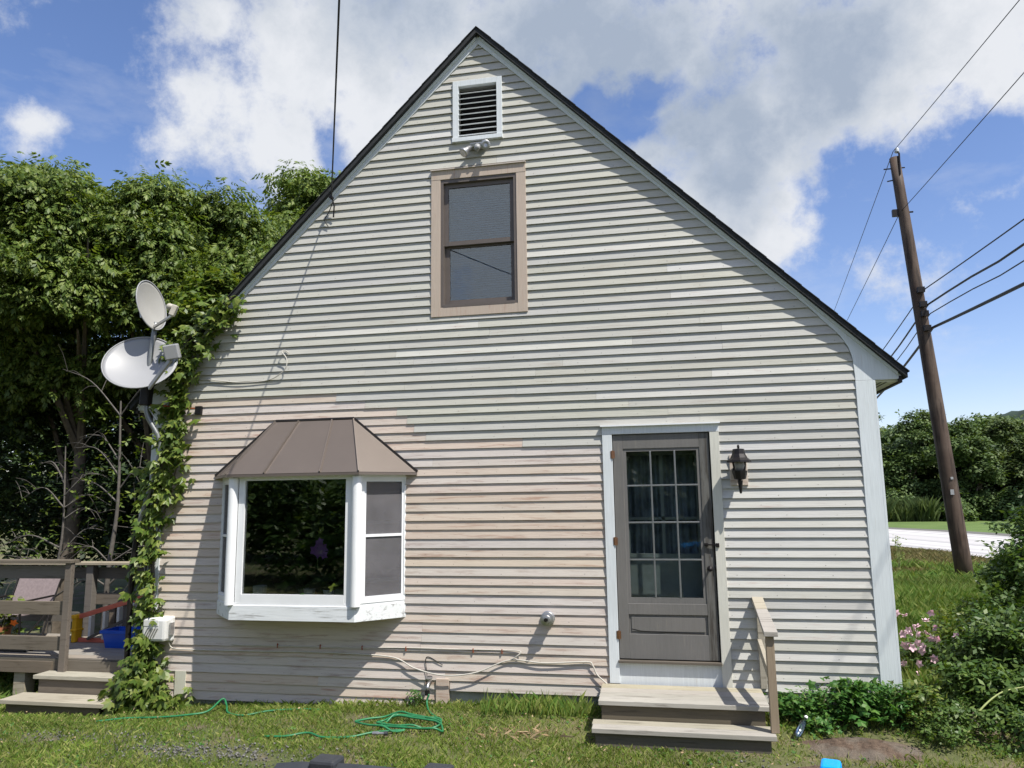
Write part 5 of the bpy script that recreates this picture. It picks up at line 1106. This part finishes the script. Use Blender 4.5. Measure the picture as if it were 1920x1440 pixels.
# ================================================================ trees
def tree(name, label, base, h, blobs, nclump, nleaf, sig, size, mat, seed, grp, tr=.16, limbs=7, T=SPRAY, barkm='bark', droop=.35, billow=4):
    x, y = base; z = float(gz(x, y)); t = root(name, label, 'tree', (x, y, z), grp); rnd = random.Random(seed); rng = np.random.default_rng(seed)
    top = Vector((x+rnd.gauss(0, .3), y+rnd.gauss(0, .3), z+h*.8)); mid = Vector((x+rnd.gauss(0, .15), y, z+h*.4)); pts = bez([Vector((x, y, z-.2)), mid, top], 6)
    MB().tube(pts, [tr*(1-.8*i/(len(pts)-1)) for i in range(len(pts))], 9, cap=False).build('trunk', barkm, t, smooth=True, recalc=False)
    b = MB()
    for q in range(limbs):
        bl_ = blobs[q % len(blobs)]; s_ = pts[rnd.randint(3, len(pts)-3)]; e = Vector((bl_[0]+rnd.gauss(0, bl_[3]*.5), bl_[1]+rnd.gauss(0, bl_[3]*.5), bl_[2]+rnd.gauss(0, bl_[4]*.4)))
        L_ = bez([s_, s_.lerp(e, .5)+Vector((0, 0, .25)), e], 4); b.tube(L_, [tr*.42*(1-.85*i/(len(L_)-1)) for i in range(len(L_))], 6, cap=False)
    b.build('limbs', barkm, t, recalc=False)
    npmesh('crown', crown(blobs, nclump, nleaf, sig, size, rng, T, droop, .4, billow=billow), 4, mat, t); return t
G1 = 'trees behind the deck on the left'
tree('tree', 'tall leafy tree at the left edge of the photo behind the deck', (-9.9, 4.2), 7.6, [(-9.4, 3.0, 6.0, 1.4, 1.3), (-10.4, 2.6, 4.9, 1.4, 1.2), (-8.9, 2.9, 4.8, 1.1, 1.0), (-9.9, 4.0, 3.5, 1.4, 1.0)], 1150, 19, .18, .205, 'leaf_tree', 101, G1)
tree('tree', 'leafy tree second from the left, behind the satellite dishes', (-8.8, 5.4), 7.6, [(-8.65, 4.0, 6.05, 1.1, 1.0), (-8.0, 3.7, 5.4, 1.0, 1.0), (-8.9, 3.6, 4.9, 1.2, .9), (-7.7, 3.8, 4.7, 1.0, .8), (-8.3, 4.8, 3.8, 1.3, .9)], 1150, 19, .18, .20, 'leaf_tree', 102, G1)
tree('tree', 'broad leafy tree in the middle of the left-hand row', (-7.6, 6.6), 8.0, [(-7.9, 5.3, 6.35, 1.15, 1.05), (-7.0, 5.4, 5.8, 1.1, 1.0), (-7.6, 5.0, 5.2, 1.4, 1.1), (-6.6, 5.0, 4.9, 1.2, 1.0), (-6.7, 5.8, 4.0, 1.3, .9)], 1150, 19, .18, .20, 'leaf_tree', 103, G1)
tree('tree', 'dim leafy tree standing farther back beside the roof slope', (-8.3, 9.4), 9.0, [(-9.0, 8.6, 7.1, 1.4, 1.2), (-7.7, 8.7, 7.3, 1.5, 1.3), (-8.6, 8.0, 6.3, 1.7, 1.3), (-6.6, 8.2, 6.2, 1.6, 1.4), (-7.4, 8.6, 4.4, 1.9, 1.3)], 800, 18, .18, .25, 'leaf_tree', 104, G1, .2)
tree('tree', 'highest tree, its rounded top showing left of the roof edge', (-8.0, 10.6), 10.8, [(-8.1, 9.9, 8.8, 1.2, 1.05), (-7.7, 10.0, 8.3, 1.5, 1.2), (-8.8, 9.9, 7.6, 1.3, 1.1), (-6.9, 9.8, 7.0, 1.6, 1.5)], 750, 18, .18, .25, 'leaf_tree', 105, G1, .22)
tree('tree', 'tree closing the gap low behind the deck, leaves coloured dark for shade', (-8.4, 5.6), 4.8, [(-8.4, 5.6, 1.0, 1.2, 1.1), (-7.4, 5.6, 1.6, 1.1, 1.2), (-6.4, 5.4, 1.6, 1.0, 1.3), (-6.6, 5.2, .4, 1.0, .8), (-9.6, 5.2, .8, 1.3, 1.1), (-11, 4.2, .7, 1.4, 1.2), (-12.2, 3.6, 1.6, 1.4, 1.4), (-10.8, 4.6, 2.4, 1.2, 1.2), (-7.3, 5.9, 2.9, 1.2, 1.0), (-6.2, 5.4, 2.9, .9, .9), (-9.2, 5.8, 2.6, 1.4, 1.1)], 1000, 13, .2, .16, 'leaf_dark', 106, G1, .07, T=PAIR)
tree('tree', 'small vine-hung tree close behind the lower dish', (-6.4, 3.4), 5.2, [(-6.55, 3.3, 4.45, .7, .6), (-5.9, 3.4, 3.7, .6, .8), (-6.9, 3.4, 3.9, .6, .5), (-5.75, 3.3, 2.7, .45, .7)], 330, 15, .12, .13, 'leaf_vine', 107, G1, .06, T=PAIR)
# dense wood farther back as one mass, shade coloured into its leaves
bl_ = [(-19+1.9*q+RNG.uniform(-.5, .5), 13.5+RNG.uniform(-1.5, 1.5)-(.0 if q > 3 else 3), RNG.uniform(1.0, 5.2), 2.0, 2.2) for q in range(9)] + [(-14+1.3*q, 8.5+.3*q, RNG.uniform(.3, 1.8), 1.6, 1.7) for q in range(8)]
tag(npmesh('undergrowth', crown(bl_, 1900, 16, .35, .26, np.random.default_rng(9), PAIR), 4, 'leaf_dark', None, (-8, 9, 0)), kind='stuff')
bl_ = [(-14+2.2*q, -12.5+.6*math.sin(q*2.1), .9+.5*math.sin(q*1.7), 1.8, 1.9) for q in range(12)]
tag(npmesh('undergrowth', crown(bl_, 900, 12, .4, .3, np.random.default_rng(19), PAIR), 4, 'leaf_shrub', None, (-3, -12, 0)), kind='stuff')
# young bare-branched trees in front of the shade
def bare(name, label, x, y, h, seed, r=.045, spread_=.9, side=0):
    z = float(gz(x, y)); t = root(name, label, 'tree', (x, y, z), 'bare-stemmed saplings behind the deck'); rnd = random.Random(seed)
    tr = bez([(x, y, z-.1), (x+.02, y, z+h*.33), (x+.10, y, z+h*.6), (x+.04, y, z+h)], 7); MB().tube(tr, [r*(1-.75*i/(len(tr)-1)) for i in range(len(tr))], 8, cap=False).build('trunk', 'bark_pale', t, smooth=True, recalc=False)
    b = MB()
    for q in range(11):
        s_ = tr[rnd.randint(4, len(tr)-2)]; a = rnd.uniform(-.6, .6) + (PI if rnd.random() < .55 else 0); ln_ = rnd.uniform(.6, 1.3)*spread_
        d = Vector((math.cos(a), math.sin(a)*.6, rnd.uniform(.1, .8))); m_ = s_ + d*ln_*.5 + Vector((0, 0, .1)); e = s_ + d*ln_ + Vector((0, 0, -.25*rnd.random()))
        L_ = bez([s_, m_, e], 6); b.tube(L_, [.013*(1-.8*i/12) for i in range(13)], 5, cap=False)
        for w_ in range(4):
            p = L_[rnd.randint(4, 12)]; dd = Vector((rnd.gauss(0, 1), rnd.gauss(0, .5), rnd.gauss(.1, .6))).normalized()*rnd.uniform(.2, .5); b.tube(bez([p, p+dd*.5+Vector((0, 0, .04)), p+dd], 3), [.0045, .004, .004, .003, .003, .002, .002], 4, cap=False)
    b.build('branches', 'bark_pale', t, recalc=False)
    npmesh('leaves', spread(PAIR, np.array([[x+rnd.gauss(0, .5), y+rnd.gauss(0, .3), z+h*rnd.uniform(.4, 1)] for _ in range(90)]), RNG.uniform(0, 6.3, 90), RNG.uniform(.05, .11, 90), .5, RNG), 4, 'leaf_tree', t)
bare('sapling', 'thin pale-barked sapling forking just behind the deck', -7.15, 2.1, 3.6, 201)
bare('sapling', 'slim crooked sapling farther left behind the railing', -8.1, 2.2, 3.0, 202, .03)
bare('sapling', 'twiggy sapling leaning towards the vine-covered corner', -6.1, 2.4, 2.4, 203, .025, 1.1)
# tree line beyond the road
G2 = 'trees in the far row beyond the road'
desc = ['behind the house corner', 'just right of the corner board', 'between corner and pole', 'straight behind the pole', 'right of the pole', 'further right of the pole', 'near the right edge', 'at the right edge of the photo']
far = [(13.2, 55.6, 7.6), (16.0, 55.0, 8.0), (18.3, 53.2, 7.7), (20.9, 55.2, 8.3), (22.2, 51.5, 7.2), (24.9, 52.2, 7.3), (26.2, 47.6, 6.6), (28.6, 44.6, 6.2)]
for q, (x, y, h_) in enumerate(far):
    rq = random.Random(400+q); h_ -= .35; bb_ = [(x+rq.uniform(-.5, .5), y, h_-1.35, 1.3, 1.2)]
    for w_ in range(9): bb_.append((x+rq.uniform(-2.0, 2.0), y+rq.uniform(-1.0, .6), rq.uniform(.2, h_-2.4), rq.uniform(.8, 1.5), rq.uniform(.7, 1.3)))
    for w_ in range(4): bb_.append((x+rq.uniform(-2.2, 2.2), y-rq.uniform(.6, 2.0), rq.uniform(-.2, .6), rq.uniform(.9, 1.4), rq.uniform(.7, 1.0)))
    tree('tree', 'green broadleaf tree in the far row, ' + desc[q], (x, y), h_, bb_, 560, 14, .26, .34, ['leaf_far', 'leaf_far2'][q % 2], 300+q, G2, .2, T=PAIR, limbs=6)
bl_ = [(11+2.0*q, 60-.5*q, 2.4+.5*math.sin(q*2.3), 2.4, 2.6) for q in range(12)]
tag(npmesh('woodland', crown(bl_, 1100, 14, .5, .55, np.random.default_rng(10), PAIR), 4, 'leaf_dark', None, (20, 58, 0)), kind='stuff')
G3 = 'trees on the slope behind the far row'
for q, (x, y, h_) in enumerate(((33, 90, 13), (39, 88, 13.5), (46, 86, 14), (27, 92, 12.5))):
    tree('tree', 'hazy tree on the slope, ' + ['above the far row left of centre', 'above the far row right of the pole', 'last on the right beyond the far row', 'half hidden behind the utility pole'][q], (x, y), h_*.72, [(x, y, h_*.5, 3.6, 3.0), (x+2, y, h_*.36, 3.6, 3), (x-2.4, y, h_*.3, 3.5, 3)], 260, 10, .7, .9, 'leaf_far', 320+q, G3, .25, T=PAIR, limbs=4)
# wood behind the photographer, seen mirrored in the window panes
for q, (x, y, s_) in enumerate(((-13, -21, .55), (-8, -23, .6), (-2.5, -24, .58), (3, -23, .62), (-18, -18, .6))):
    tree('tree', 'tree behind the photographer, mirrored in the bay window, ' + ['left of middle', 'middle', 'right of middle', 'rightmost', 'leftmost'][q], (x, y), 9*s_, [(x, y, 7*s_, 1.9, 1.6), (x-1.5, y, 4.2*s_, 2.0, 1.6), (x+1.5, y+.5, 3.8*s_, 2.0, 1.6), (x, y+1, 1.0, 2.2, 1.4)], 300, 10, .5, .7, 'leaf_shrub', 340+q, 'trees behind the photographer', .25, T=PAIR, limbs=4)
print('tris', sum(len(m_.polygons)*2 for m_ in bpy.data.meshes))
